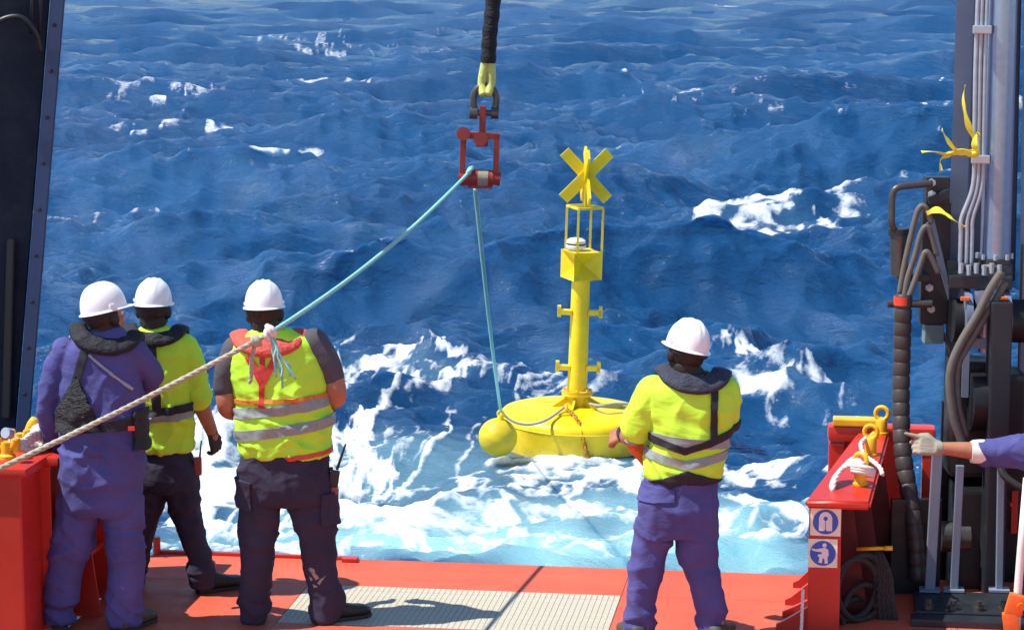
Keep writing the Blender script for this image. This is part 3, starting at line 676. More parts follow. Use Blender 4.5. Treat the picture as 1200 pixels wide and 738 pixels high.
# horn pins: yellow, round heads
for px, py, yy, s in ((8, 527, 11.5, 1.0), (23, 520, 11.72, 0.8)):
    b0 = PY(px, py, yy); bm = NB()
    add_lathe(bm, [(0, 0), (0.045 * s, 0), (0.045 * s, 0.02), (0.03 * s, 0.03), (0.03 * s, 0.09), (0, 0.09)], (b0.x, yy, lz + 0.02), 18)
    add_torus(bm, (b0.x, yy, lz + 0.02 + 0.105), (0.15, 1, 0), 0.05 * s, 0.020 * s, 22, 10, 0, math.pi, hint=(0, 0, 1) if False else (1, 0, 0))
    add_cyl(bm, (b0.x - 0.052 * s, yy, lz + 0.06), (b0.x - 0.052 * s, yy, lz + 0.13), 0.020 * s, seg=10)
    add_cyl(bm, (b0.x + 0.052 * s, yy, lz + 0.06), (b0.x + 0.052 * s, yy, lz + 0.13), 0.020 * s, seg=10)
    part('horn_pin', bm, 'pin_yellow', LB, True, sharp=40)
bm = NB(); add_tube(bm, smooth_path([PY(34, 525, 11.85), PY(34, 508, 11.85), PY(37, 498, 11.85), PY(42, 491, 11.85)], 6), [0.026] * 18 + [0.022], 10); part('hook_horn', bm, 'pin_yellow', LB, True)
bm = NB(); add_cyl(bm, PY(6, 507, 11.38), PY(12, 508, 11.42), 0.028, seg=14); part('pin_bolt', bm, 'pipe_steel', LB, True, sharp=40)
bm = NB()
for k in range(4):
    ps = [PY(12, 512 + 2 * k, 11.5), PY(24, 517 + 2 * k, 11.55), PY(36, 512 + 3 * k - (k % 2) * 6, 11.62), PY(47, 505 + 3 * k, 11.7), PY(56, 515 + 3 * k, 11.75), PY(50, 524, 11.72), PY(38, 526 + k, 11.62), PY(20, 524, 11.5)]
    add_rope(bm, smooth_path(ps, 5), 0.016, 0.11)
tag(part('rope_turns', bm, 'rope_white', None, True), 'pale rope turned round the yellow horns on the left bulwark', 'rope')
bm = NB()
for k in range(3):
    add_torus(bm, PY(49, 512, 11.78 + 0.03 * k), (0.3, -1, 0.4), 0.05 + 0.008 * k, 0.017, 20, 8)
tag(part('rope_eye', bm, 'rope_white', None, True), 'spliced white rope eye standing beside the curved yellow horn', 'rope')

# ---- left A-frame leg
LA = empty('a_frame_leg', P(0, 500, 13.6), 'steel A-frame leg with shade painted dark navy, leaning inward at the left edge', 'a-frame leg')
def leg_prism(pts_bot, pts_top, D0, D1, mat, name, parent):
    bm = NB()
    A = [P(x, y, D) for (x, y), D in ((pts_bot[0], D0), (pts_bot[1], D0), (pts_bot[1], D1), (pts_bot[0], D1))]
    B = [P(x, y, D) for (x, y), D in ((pts_top[0], D0), (pts_top[1], D0), (pts_top[1], D1), (pts_top[0], D1))]
    va = [bm.verts.new(p) for p in A]; vb = [bm.verts.new(p) for p in B]
    bm.faces.new(va[::-1]); bm.faces.new(vb)
    for i in range(4): bm.faces.new((va[i], va[(i + 1) % 4], vb[(i + 1) % 4], vb[i]))
    bmesh.ops.recalc_face_normals(bm, faces=bm.faces)
    bmesh.ops.bevel(bm, geom=list(bm.edges), offset=0.008, segments=2, affect='EDGES')
    return part(name, bm, mat, parent)
leg_prism([(-120, 560), (14, 560)], [(-70, -420), (92, -420)], 13.55, 13.95, 'post_shade', 'box_section', LA)
leg_prism([(14.5, 560), (30, 560)], [(92.5, -420), (111, -420)], 13.44, 13.98, 'post_edge', 'edge_flange', LA)
leg_prism([(-140, 560), (-121, 560)], [(-90, -420), (-71, -420)], 13.44, 13.98, 'post_edge', 'edge_flange', LA)
for k in range(9):
    py = 30 + k * 54; px = 66 - py * 0.081
    c = P(px, py, 13.432); bm = NB(); add_cyl(bm, c, c - FH * 0.012, 0.012, 0.009, 10); part('bolt', bm, 'frame_dark', LA)
leg_prism([(2, 490), (12, 490)], [(8, 280), (17, 280)], 13.50, 13.545, 'frame_dark', 'access_slot', LA)
bm = NB(); add_tube(bm, smooth_path([P(-30, 60, 13.38), P(-5, 28, 13.36), P(22, 20, 13.36), P(40, 36, 13.38), P(48, 60, 13.42)], 8), 0.016, 8); part('hand_rung', bm, 'frame_dark', LA, True)
for px in (36, 46):
    bm = NB(); add_tube(bm, [P(px + 6, -200, 13.40), P(px + 2, 0, 13.40), P(px, 40, 13.42)], 0.012, 8); part('conduit', bm, 'frame_dark', LA, True)

# ---- right A-frame leg with hydraulic ram
RA = empty('a_frame_leg', P(1150, 560, 13.3), 'grey steel A-frame leg at the right edge', 'a-frame leg')
leg_prism([(1101, 620), (1122, 620)], [(1134, -420), (1158, -420)], 13.30, 13.62, 'frame_grey', 'side_plate', RA)
leg_prism([(1190, 620), (1290, 620)], [(1207, -420), (1310, -420)], 13.30, 13.62, 'frame_grey', 'side_plate', RA)
leg_prism([(1122.5, 330), (1189.5, 330)], [(1158.5, -420), (1206.5, -420)], 13.52, 13.60, 'frame_grey', 'back_plate', RA)
leg_prism([(1188, 560), (1192, 560)], [(1197, 285), (1200, 285)], 13.22, 13.295, 'hose_brown', 'edge_strip', RA)
HR = empty('hydraulic_ram', P(1165, 330, 13.0), 'polished steel hydraulic ram rod between the grey A-frame plates', 'ram')
bm = NB(); add_cyl(bm, P(1166, 308, 13.12), P(1186, -420, 13.12), 0.083, 0.083, 32); part('rod', bm, 'chrome', HR, True, sharp=40)
bm = NB(); add_lathe(bm, [(0, -0.07), (0.10, -0.07), (0.10, -0.01), (0.088, 0.0), (0.088, 0.03), (0, 0.03)], P(1165, 308, 13.12), 32); part('gland', bm, 'steel_dark', HR, True, sharp=30)
for k in range(8):
    a_ = 2 * math.pi * k / 8; c = P(1165, 309, 13.12) + Vector((math.cos(a_) * 0.092, math.sin(a_) * 0.092, 0.03)); bm = NB(); add_cyl(bm, c, c + Vector((0, 0, 0.03)), 0.013, seg=6); part('gland_bolt', bm, 'pipe_steel', HR)
# pipes alongside the rod
for k, (x0, x1, x2) in enumerate(((1160, 1142, 1126), (1164, 1147, 1133), (1168, 1152.5, 1139))):
    ps = [P(x0 + 6, -420, 13.06), P(x1 + 4, 0, 13.06), P(x1, 150, 13.06), P(x1 - 1.5, 215, 13.06), P(x2 + 1, 255, 13.06), P(x2, 275, 13.06), P(x2 - 1, 312, 13.06)]
    bm = NB(); add_tube(bm, smooth_path(ps, 8), 0.0125, 10)
    tag(part('pipe', bm, 'pipe_steel', None, True), ('leftmost', 'middle', 'rightmost')[k] + ' of the three bright steel pipes running up beside the ram rod', 'pipe', 'hydraulic pipes beside the ram')
for py, px in ((35, 1151), (187, 1149)):
    c = P(px, py, 13.03); bm = NB(); add_box(bm, c, (0.10, 0.05, 0.045), bevel=0.006); cl = part('pipe_clamp', bm, 'pipe_steel', HR)
# lower clevis and pedestal
bm = NB(); add_box(bm, P(1148, 328, 13.05), (0.34, 0.25, 0.07), bevel=0.01); part('head_block', bm, 'frame_dark', HR)
for k in range(6):
    c = P(1126 + 9 * k, 316 + (k % 2) * 2, 12.93); bm = NB(); add_cyl(bm, c - Vector((0, 0, 0.02)), c + Vector((0, 0, 0.035)), 0.014, seg=8); part('fitting', bm, 'pipe_steel', HR, True, sharp=40)
bm = NB(); add_cyl(bm, P(1115, 375, 13.02), P(1200, 376, 13.02), 0.12, seg=32); part('pivot_pin', bm, 'shaded_black', HR, True, sharp=40)
for x in (1131, 1176):
    bm = NB(); add_cyl(bm, P(x - 4, 372, 13.0), P(x + 4, 372, 13.0), 0.16, seg=32); add_box(bm, P(x, 420, 13.0), (0.037, 0.2, 0.40)); part('lug', bm, 'frame_grey', HR, True, sharp=40)
    bm = NB(); add_box(bm, P(x, 350, 12.88), (0.05, 0.03, 0.02), bevel=0.004); part('grease_cap', bm, 'orange', HR)
bm = NB(); add_cyl(bm, P(1153, 340, 12.93), P(1155, 412, 12.93), 0.055, 0.04, 20); part('rod_eye', bm, 'chrome', HR, True, sharp=40)
bm = NB(); add_box(bm, P(1152, 402, 12.90), (0.13, 0.04, 0.06), bevel=0.01); part('stop_block', bm, 'rail_grey', HR)

WP = empty('winch_pedestal', G(1140, 722), 'black pedestal and machinery, shade painted in, behind grey upright bars at the right', 'winch')
zb = 0
def wbox(name, l, r, t, b, D0, D1, mat, bev=0.01):
    A = P(l, t, D0); B = P(r, b, D0); c = (A + B) / 2 + FH * ((D1 - D0) / 2)
    Rm = Matrix.Rotation(YAW, 3, 'Z'); bm = NB(); add_box(bm, c, ((B - A).dot(RT), D1 - D0, A.z - B.z), Rm, bev); return part(name, bm, mat, WP)
wbox('back_plate', 1104, 1290, 470, 722, 13.25, 13.29, 'shaded_black')
wbox('gear_case', 1118, 1166, 425, 560, 12.95, 13.24, 'shaded_black', 0.03)
wbox('gear_case', 1178, 1200, 440, 620, 12.90, 13.24, 'shaded_black', 0.03)
wbox('drive_box', 1125, 1172, 575, 705, 12.85, 13.24, 'shaded_black', 0.02)
wbox('side_plate', 1045, 1100, 585, 745, 12.75, 12.80, 'shaded_black')
wbox('upright_plate', 1163, 1176, 355, 720, 12.72, 12.86, 'frame_dark')
wbox('red_block', 1186, 1192, 575, 625, 12.88, 12.92, 'hull_red', 0.004)
wbox('red_block', 1171, 1175, 567, 580, 12.70, 12.715, 'hull_red', 0.002)
bm = NB(); c = P(1114, 628, 12.9); add_cyl(bm, c - RT * 0.06, c + RT * 0.10, 0.085, seg=24); part('motor', bm, 'steel_dark', WP, True, sharp=40)
bm = NB(); c = P(1140, 470, 12.90); add_cyl(bm, c - RT * 0.02, c + RT * 0.10, 0.16, seg=32); part('drum', bm, 'shaded_black', WP, True, sharp=40)
# base plate with bolts
b0, b1 = G(1072, 722), G(1260, 722)
bm = NB(); add_box(bm, ((b0.x + b1.x) / 2 + 0.1, 12.62, 0.025), (b1.x - b0.x + 0.2, 0.42, 0.05), bevel=0.006); part('base_plate', bm, 'frame_dark', WP)
bm = NB(); add_box(bm, ((b0.x + b1.x) / 2 + 0.1, 12.34, 0.02), (b1.x - b0.x + 0.25, 0.12, 0.04), bevel=0.006); part('foot_rail', bm, 'frame_dark', WP)
for k in range(8):
    c = Vector((b0.x + 0.07 + 0.13 * k, 12.47, 0.05)); bm = NB(); add_cyl(bm, c, c + Vector((0, 0, 0.02)), 0.03, seg=12); add_cyl(bm, c + Vector((0, 0, 0.02)), c + Vector((0, 0, 0.05)), 0.019, seg=6); part('bolt', bm, 'steel_dark', WP)
# grey upright guard bars
GB = []
for k, (xt, yt, xb, yb, w, mt) in enumerate(((1099, 520, 1089, 700, 0.055, 'rail_grey'), (1125, 545, 1117, 712, 0.042, 'rail_grey'), (1173, 540, 1170, 712, 0.036, 'rail_grey'))):
    top = P(xt, yt, 12.62); bot = P(xb, yb, 12.62)
    if bot.z < 0.055: bot.z = 0.055
    bm = NB(); add_bar(bm, bot, top, w, 0.03, up=tuple(FH), bevel=0.004)
    add_box(bm, bot + Vector((0, 0, 0.006)), (0.11, 0.09, 0.012))
    part('guard_bar', bm, mt, WP)
bm = NB(); add_tube(bm, smooth_path([P(1172, 545, 12.5), P(1176, 556, 12.48), P(1188, 566, 12.46), P(1202, 572, 12.45), P(1240, 575, 12.45)], 6), 0.02, 10); part('cable_arm', bm, 'rubber', WP, True)
bm = NB(); add_tube(bm, [P(1204, 560, 12.0), P(1197, 640, 12.0), P(1193, 690, 12.0), P(1190, 760, 12.0)], 0.022, 10)
tag(part('pole', bm, 'white_plastic', None, True), 'white pole at the right frame edge beside the orange clamp', 'pole')
bm = NB(); c = P(1190, 708, 11.95)
add_box(bm, c, (0.09, 0.06, 0.11), Matrix.Rotation(0.25, 3, 'Y'), 0.015); add_box(bm, c + Vector((-0.02, 0, -0.1)), (0.08, 0.06, 0.12), Matrix.Rotation(-0.15, 3, 'Y'), 0.015); add_cyl(bm, c + RT * 0.02 - FH * 0.05, c + RT * 0.02 + FH * 0.05, 0.02, seg=10)
tag(part('clamp', bm, 'orange', None, True, sharp=40), 'orange plastic clamp at the foot of the white pole', 'clamp')

# bracket with roller and grab handle on the A-frame leg
BR = empty('fairlead_bracket', P(1098, 400, 13.2), 'black steel bracket with roller and looped handle on the right A-frame leg', 'bracket')
def bbox(name, l, r, t, b, D0, D1, mat, bev=0.006, rz=0):
    A = P(l, t, D0); B = P(r, b, D0); c = (A + B) / 2 + FH * ((D1 - D0) / 2)
    bm = NB(); add_box(bm, c, ((B - A).dot(RT), D1 - D0, A.z - B.z), Matrix.Rotation(YAW + rz, 3, 'Z'), bev); return part(name, bm, mat, BR)
bbox('mount_plate', 1086, 1113, 208, 240, 13.18, 13.28, 'frame_dark')
bbox('mount_plate', 1082, 1111, 238, 380, 13.20, 13.29, 'frame_dark')
bm = NB(); add_prism(bm, [P(1088, 232, 13.12), P(1113, 222, 13.12), P(1113, 232, 13.12), P(1090, 240, 13.12)], FH * 0.1); part('top_lip', bm, 'frame_dark', BR)
bm = NB(); add_prism(bm, [P(1086, 262, 13.16), P(1095, 258, 13.16), P(1112, 330, 13.16), P(1112, 352, 13.16)], FH * 0.03); part('brace', bm, 'frame_grey', BR)
for px, py in ((1092, 214), (1092, 228), (1089, 337), (1091, 362)):
    c = P(px, py, 13.17); bm = NB(); add_cyl(bm, c + FH * 0.02, c - FH * 0.015, 0.022, seg=6); add_cyl(bm, c - FH * 0.012, c - FH * 0.03, 0.012, seg=8); part('bolt', bm, 'pipe_steel', BR)
bbox('buffer_block', 1084, 1106, 381, 403, 13.2, 13.3, 'block_green')
bm = NB(); add_tube(bm, smooth_path([P(1092, 215, 13.12), P(1070, 217, 13.1), P(1052, 220, 13.08), P(1046, 228, 13.08), P(1045, 245, 13.08), P(1045, 262, 13.08), P(1050, 272, 13.1)], 8), 0.019, 12); part('handle', bm, 'steel_dark', BR, True)
bm = NB(); add_cyl(bm, P(1053, 275, 13.12), P(1054, 322, 13.12), 0.048, seg=24); part('roller', bm, 'steel_dark', BR, True, sharp=40)
bm = NB(); add_cyl(bm, P(1053, 268, 13.12), P(1053, 275, 13.12), 0.058, seg=24); part('roller_flange', bm, 'frame_dark', BR, True, sharp=40)
bm = NB(); add_cyl(bm, P(1040, 356, 13.1), P(1092, 356, 13.1), 0.022, seg=14); part('lower_bar', bm, 'steel_dark', BR, True, sharp=40)
bbox('roller_arm', 1053, 1090, 322, 330, 13.1, 13.2, 'frame_dark')

# hoses: three brown ones into a spiral-wrapped bundle
top = [(1085, 246), (1082, 244), (1078, 250)]
for k, (ps) in enumerate((((1092, 262), (1084, 243), (1076, 246), (1068, 275), (1060, 310), (1054, 345)), ((1098, 300), (1088, 268), (1080, 272), (1072, 300), (1064, 325), (1060, 347)), ((1100, 320), (1090, 300), (1084, 296), (1078, 312), (1070, 335), (1064, 350)))):
    bm = NB(); add_tube(bm, smooth_path([P(x, y, 13.04 - 0.02 * k) for x, y in ps], 8), 0.0165, 10)
    tag(part('hose', bm, 'hose_brown', None, True), ('outermost', 'middle', 'innermost')[k] + ' brown hydraulic hose curving from the black bracket into the wrapped bundle', 'hose', 'hoses feeding the wrapped bundle')
pth = smooth_path([P(1059, 345, 13.0), P(1058, 370, 13.0), P(1057, 410, 13.0), P(1056, 450, 12.98), P(1056, 490, 12.94), P(1058, 530, 12.88), P(1064, 570, 12.82), P(1072, 620, 12.74), P(1076, 680, 12.7)], 10)
HB = empty('hose_bundle', pth[-1], 'thick black spiral-wrapped hose bundle hanging in front of the stern rail', 'hose')
bm = NB(); add_tube(bm, pth, 0.043, 14); part('core', bm, 'wrap_black', HB, True)
Ls = [0.0]
for i in range(1, len(pth)): Ls.append(Ls[-1] + (pth[i] - pth[i - 1]).length)
n = int(Ls[-1] / 0.075)
for i in range(n):
    s0 = (i + 0.04) * 0.075
    def at(s):
        j = 0
        while j < len(Ls) - 2 and Ls[j + 1] < s: j += 1
        return pth[j].lerp(pth[j + 1], (s - Ls[j]) / (Ls[j + 1] - Ls[j]))
    a, b = at(s0), at(min(Ls[-1], s0 + 0.066)); tl = Vector((random.Random(i).uniform(-0.004, 0.004), 0, -0.006))
    bm = NB(); add_tube(bm, [a, a.lerp(b, 0.12), a.lerp(b, 0.88), b + tl * 0.3], [0.0455, 0.049, 0.049, 0.0455], 16, cap=False); part('wrap_turn', bm, 'wrap_black', HB, True)
bm = NB(); add_tube(bm, [P(1058, 347, 13.0), P(1058, 357, 13.0)], [0.05, 0.05], 16); part('red_tape', bm, 'tag_red', HB, True, sharp=40)
# hoses over the clevis
for k, (ps, r, lb) in enumerate((([(1174, 318), (1160, 340), (1146, 368), (1128, 398), (1116, 425), (1113, 450), (1118, 490), (1128, 520)], 0.024, 'thick brown hose sagging from the ram gland down across the pivot'), ([(1178, 330), (1166, 352), (1150, 378), (1132, 408), (1122, 430), (1122, 470), (1132, 512)], 0.022, 'second brown hose running just under the thick one across the pivot'), ([(1114, 328), (1106, 340), (1101, 356), (1102, 380), (1108, 398), (1115, 412)], 0.012, 'thin pale hose curving down the left plate of the A-frame leg'))):
    bm = NB(); add_tube(bm, smooth_path([P(x, y, 12.78 + 0.03 * k if k < 2 else 13.25) for x, y in ps], 8), r, 10)
    tag(part('hose', bm, 'hose_brown', None, True), lb, 'hose')
bm = NB(); add_box(bm, P(1114, 317, 13.22), (0.055, 0.05, 0.12), Matrix.Rotation(YAW, 3, 'Z'), 0.01)
tag(part('junction_box', bm, 'hose_brown', None), 'small brown junction box on the left plate above the thin hose', 'box')

# strips of yellow tape knotted round the pipes
def ribbon(ps, w, name, parent, mat='tape_yellow', twist=2.0):
    pts = smooth_path(ps, 7); bm = NB(); rows = []
    for i, p in enumerate(pts):
        t = (pts[min(i + 1, len(pts) - 1)] - pts[max(i - 1, 0)]).normalized(); a = twist * i / len(pts)
        x, y, z = basis(t, FH); s = (x * math.sin(a) + y * math.cos(a)) * w / 2 * (0.9 + 0.25 * math.sin(i * 0.55 + w * 300)); nn = t.cross(s).normalized() * 0.0015
        rows.append([bm.verts.new(p + s + nn), bm.verts.new(p - s + nn), bm.verts.new(p - s - nn), bm.verts.new(p + s - nn)])
    for A, B in zip(rows, rows[1:]):
        for k in range(4): bm.faces.new((A[k], A[(k + 1) % 4], B[(k + 1) % 4], B[k]))
    bm.faces.new(rows[0][::-1]); bm.faces.new(rows[-1]); bmesh.ops.recalc_face_normals(bm, faces=bm.faces)
    return part(name, bm, mat, parent, True, sharp=60)
YT = empty('warning_tape', P(1130, 178, 12.97), 'torn yellow tape knotted round the steel pipes with loose fluttering ends', 'tape')
for ps, w in (([(1142, 182), (1128, 178), (1110, 181), (1095, 178), (1080, 178)], 0.032), ([(1140, 178), (1124, 178), (1116, 172), (1108, 160), (1104, 152)], 0.036), ([(1120, 178), (1110, 182), (1102, 188), (1103, 200)], 0.034), ([(1143, 165), (1136, 150), (1131, 132), (1129, 115), (1131, 100)], 0.032), ([(1146, 180), (1142, 170), (1145, 156), (1148, 160)], 0.034)):
    ribbon([P(x, y, 12.95 - 0.01 * i) for i, (x, y) in enumerate(ps)], w, 'strip', YT)
bm = NB(); bmesh.ops.create_icosphere(bm, subdivisions=2, radius=0.03, matrix=Matrix.Translation(P(1140, 180, 12.97)) @ Matrix.Diagonal((1.3, 1, 0.8, 1))); part('knot', bm, 'tape_yellow', YT, True)
YT2 = empty('warning_tape', P(1088, 250, 13.0), 'loose strip of yellow tape caught on the hoses by the bracket', 'tape')
ribbon([P(1086, 250, 12.99), P(1098, 246, 12.97), P(1110, 252, 12.96), P(1118, 258, 12.95), P(1131, 266, 12.95)], 0.034, 'strip', YT2)

# ------------------------------------------------------------------ lifting gear, buoy, ropes
DH = 16.0; KH = DH / 20.0
SL = empty('lifting_sling', P(573, 110, DH), 'black sleeved lifting sling with yellow-green webbing eye above the shackle', 'sling')
bm = NB(); pts = smooth_path([P(590, -420, DH), P(581, -60, DH), P(578, 0, DH), P(574, 40, DH), P(572, 74, DH)], 8)
add_tube(bm, pts, [(0.064 + 0.004 * math.sin(i * 1.7)) * KH for i in range(len(pts))], 14); part('sleeve', bm, 'jacket_black', SL, True, sharp=50)
for s in (-1, 1):
    bm = NB(); add_tube(bm, smooth_path([P(572 + 2 * s, 68, DH), P(571 + 5 * s, 88, DH), P(570 + 5 * s, 100, DH), P(569 + 2 * s, 112, DH - 0.03)], 6), [0.038 * KH] * 19, 10); part('webbing_eye', bm, 'webbing', SL, True)
SH = empty('bow_shackle', P(567, 138, DH), 'dark steel bow shackle hanging from the sling', 'shackle')
bm = NB(); add_tube(bm, smooth_path([P(557, 134, DH), P(555, 122, DH), P(556, 110, DH), P(562, 102, DH), P(569, 100, DH), P(576, 103, DH), P(581, 111, DH), P(581, 122, DH), P(578, 134, DH)], 7), 0.030 * KH, 12); part('bow', bm, 'steel_dark', SH, True)
bm = NB(); add_cyl(bm, P(552, 132, DH), P(584, 133, DH), 0.026 * KH, seg=16); part('pin', bm, 'steel_dark', SH, True, sharp=40)
for x in (555, 580):
    bm = NB(); add_cyl(bm, P(x - 4.5, 132.5, DH), P(x + 4.5, 133, DH), 0.052 * KH, seg=16); part('pin_eye', bm, 'steel_dark', SH, True, sharp=40)
RF = empty('roller_block', P(563, 215, DH), 'red steel roller block frame hanging under the shackle', 'block')
def hb(name, a, b, w, h, mat='hook_red'):
    bm = NB(); add_bar(bm, P(*a, DH), P(*b, DH), w * KH, h * KH, up=tuple(FH), bevel=0.006); return part(name, bm, mat, RF)
hb('swivel_tang', (566, 124), (565, 166), 0.055, 0.07)
hb('top_bar', (539, 158), (586, 160), 0.055, 0.075)
hb('side_bar', (543.5, 152), (541.5, 210), 0.050, 0.075)
hb('side_bar', (582, 157), (581, 212), 0.050, 0.075)
bm = NB(); add_cyl(bm, P(563, 163, DH - 0.06), P(563, 163, DH + 0.06), 0.06 * KH, seg=18); add_cyl(bm, P(565, 160, DH), P(565, 172, DH), 0.05 * KH, seg=16); part('swivel_nut', bm, 'hook_red', RF, True, sharp=40)
bm = NB(); add_cyl(bm, P(543, 157, DH - 0.055), P(543, 157, DH + 0.055), 0.058 * KH, seg=16); part('corner_boss', bm, 'hook_red', RF, True, sharp=40)
for x in (541, 582): 
    bm = NB(); add_cyl(bm, P(x - 4, 209, DH), P(x + 4.5, 210, DH), 0.060 * KH, seg=18); part('bearing', bm, 'hook_red', RF, True, sharp=40)
bm = NB(); add_cyl(bm, P(545, 208, DH), P(578, 209, DH), 0.070 * KH, seg=24); part('roller', bm, 'hook_red', RF, True, sharp=40)
bm = NB(); add_cyl(bm, P(560, 208, DH - 0.004), P(572, 208.6, DH - 0.004), 0.073 * KH, seg=24); part('worn_band', bm, 'glove_tan', RF, True, sharp=40)
hb('lower_guard', (548, 217), (577, 218), 0.05, 0.04)

# ---- the buoy
DB = 27.25
bo = P(674, 527, DB)
zax = (P(684.5, 230, DB) - P(676.5, 470, DB)).normalized(); zax = (zax - FH * 0.02).normalized()
xax = (RT - zax * RT.dot(zax)).normalized(); yax = zax.cross(xax)
BM = Matrix((xax, yax, zax)).transposed()
def zat(py): return (P(678, py, DB) - bo).dot(zax)
BU = empty('buoy', bo, 'yellow navigation buoy with round float, column, lantern cage and cross topmark', 'buoy')
def W(x, y, z): return bo + BM @ Vector((x, y, z))
pm = FPX / 27.8
zTop = zat(478); R0 = 90 / pm
bm = NB()
prof = [(0, -0.45), (R0 * 0.80, -0.45), (R0 * 0.955, -0.30), (R0 * 0.985, 0.0), (R0 * 0.985, zTop - 0.20), (R0, zTop - 0.15), (R0, zTop - 0.11), (R0 * 0.985, zTop - 0.07), (R0 * 0.95, zTop - 0.035), (R0 * 0.86, zTop - 0.010), (R0 * 0.45, zTop + 0.022), (0.20, zTop + 0.035), (0, zTop + 0.035)]
add_lathe(bm, prof, bo, 72, BM); fl_ = part('float', bm, 'buoy_hull', BU, True, sharp=55)
bm = NB(); add_torus(bm, W(0, 0, zTop - 0.13), zax, R0 + 0.001, 0.008, 72, 6); part('weld_seam', bm, 'buoy_yellow', BU, True)
rc = 11.6 / pm
def lz_(prof, name, mat='buoy_yellow', seg=32, par=None, x=0, y=0):
    bm = NB(); add_lathe(bm, prof, W(x, y, 0), seg, BM); return part(name, bm, mat, par or BU, True, sharp=35)
zc0, zf, zbx0, zbx1 = zTop + 0.03, zat(459), zat(327), zat(293)
lz_([(0, zc0), (rc * 1.15, zc0), (rc * 1.12, zf - 0.03), (0, zf - 0.03)], 'column_foot')
fl2 = lz_([(0, zf - 0.03), (rc * 1.55, zf - 0.03), (rc * 1.55, zf + 0.0), (0, zf + 0.0)], 'flange')
lz_([(0, zf + 0.003), (rc * 1.5, zf + 0.003), (rc * 1.5, zf + 0.028), (0, zf + 0.028)], 'flange', 'pin_yellow')
lz_([(0, zf + 0.03), (rc, zf + 0.03), (rc * 0.92, zbx0), (0, zbx0)], 'column')
for k in range(8):
    a = 2 * math.pi * k / 8; c = W(math.cos(a) * rc * 1.33, math.sin(a) * rc * 1.33, zf + 0.028); bm = NB(); add_cyl(bm, c, c + zax * 0.02, 0.014, seg=6); part('flange_bolt', bm, 'pin_yellow', BU)
for k in range(6):
    a = 2 * math.pi * (k + 0.3) / 6; u = Vector((math.cos(a), math.sin(a), 0)); t = Vector((-math.sin(a), math.cos(a), 0)) * 0.012
    pl = [u * rc * 1.05 + Vector((0, 0, zc0 - 0.01)), u * rc * 2.6 + Vector((0, 0, zc0 - 0.03)), u * rc * 2.6 + Vector((0, 0, zc0 + 0.012)), u * rc * 1.05 + Vector((0, 0, zf - 0.04))]
    bm = NB(); add_prism(bm, [bo + BM @ (p - t) for p in pl], BM @ (t * 2)); part('gusset', bm, 'buoy_yellow', BU)
for a, d in ((0.2, 0.42), (2.4, 0.45), (4.3, 0.42)):
    lz_([(0, zTop + 0.0), (0.13, zTop + 0.0), (0.13, zTop + 0.03), (0, zTop + 0.034)], 'hatch', 'buoy_yellow', 24, None, math.cos(a) * d, math.sin(a) * d)
# climbing pegs
for py in (365, 430):
    z = zat(py)
    for s in (-1, 1):
        bm = NB(); c0 = W(s * rc * 0.8, -0.03, z); c1 = W(s * 25 / pm, -0.03, z + 0.005)
        add_bar(bm, c0, c1, 0.10, 0.055, up=tuple(zax)); add_bar(bm, W(s * 24 / pm, -0.03, z - 0.05), W(s * 24 / pm, -0.03, z + 0.075), 0.10, 0.04, up=tuple(xax)); part('step_peg', bm, 'buoy_yellow', BU)
# radar reflector: box of folded triangular plates
hw = 22.5 / pm; z0, z1 = zbx0 + 0.004, zbx1
RR = lz_([(0, z0), (hw * 0.7, z0), (hw * 0.7, z0 + 0.01), (0, z0 + 0.01)], 'reflector_base')
ang = 0.42
def rq(x, y, z): c, s = math.cos(ang), math.sin(ang); return W((x * c - y * s), (x * s + y * c), z)
bm = NB(); k8 = [rq(sx * hw * 0.80, sy * hw * 0.80, z) for z in (z0 + 0.012, z1) for sx, sy in ((-1, -1), (1, -1), (1, 1), (-1, 1))]
v = [bm.verts.new(p) for p in k8]; cc = {}
def fpit(ids, n):
    """each side is pushed in to a pit: four sloping triangular plates meet at a point"""
    c = bm.verts.new(sum((v[i].co for i in ids), Vector()) / 4 - n * hw * 0.62)
    for i in range(4): bm.faces.new((v[ids[i]], v[ids[(i + 1) % 4]], c))
for ids, n in (((0, 1, 5, 4), rq(0, -1, 0) - rq(0, 0, 0)), ((1, 2, 6, 5), rq(1, 0, 0) - rq(0, 0, 0)), ((2, 3, 7, 6), rq(0, 1, 0) - rq(0, 0, 0)), ((3, 0, 4, 7), rq(-1, 0, 0) - rq(0, 0, 0))): fpit(ids, n)
bm.faces.new((v[3], v[2], v[1], v[0])); bm.faces.new((v[4], v[5], v[6], v[7]))
bmesh.ops.recalc_face_normals(bm, faces=bm.faces)
part('radar_reflector', bm, 'buoy_yellow', BU)
# lantern and cage
zl = zat(282)
LN = lz_([(0, z1 + 0.001), (0.075, z1 + 0.001), (0.075, z1 + 0.03), (0, z1 + 0.03)], 'lantern', 'lens_white', 28, None, -0.07, 0)
lz_([(0, z1 + 0.032), (0.115, z1 + 0.032), (0.118, z1 + 0.06), (0.105, z1 + 0.068), (0.105, z1 + 0.085), (0.112, z1 + 0.092), (0.108, z1 + 0.118), (0.075, z1 + 0.140), (0.03, z1 + 0.15), (0, z1 + 0.15)], 'lens', 'lens_white', 32, LN, -0.07, 0)
lz_([(0.106, z1 + 0.068), (0.1075, z1 + 0.070), (0.1075, z1 + 0.083), (0.106, z1 + 0.085)], 'lens_ring', 'steel_dark', 32, LN, -0.07, 0)
zct = zat(243); cw = 0.155; ca = 0.42
def cq(x, y, z): c, s = math.cos(ca), math.sin(ca); return W(x * c - y * s + 0.02, x * s + y * c, z)
cs = [(-cw, -cw), (cw, -cw), (cw, cw), (-cw, cw)]
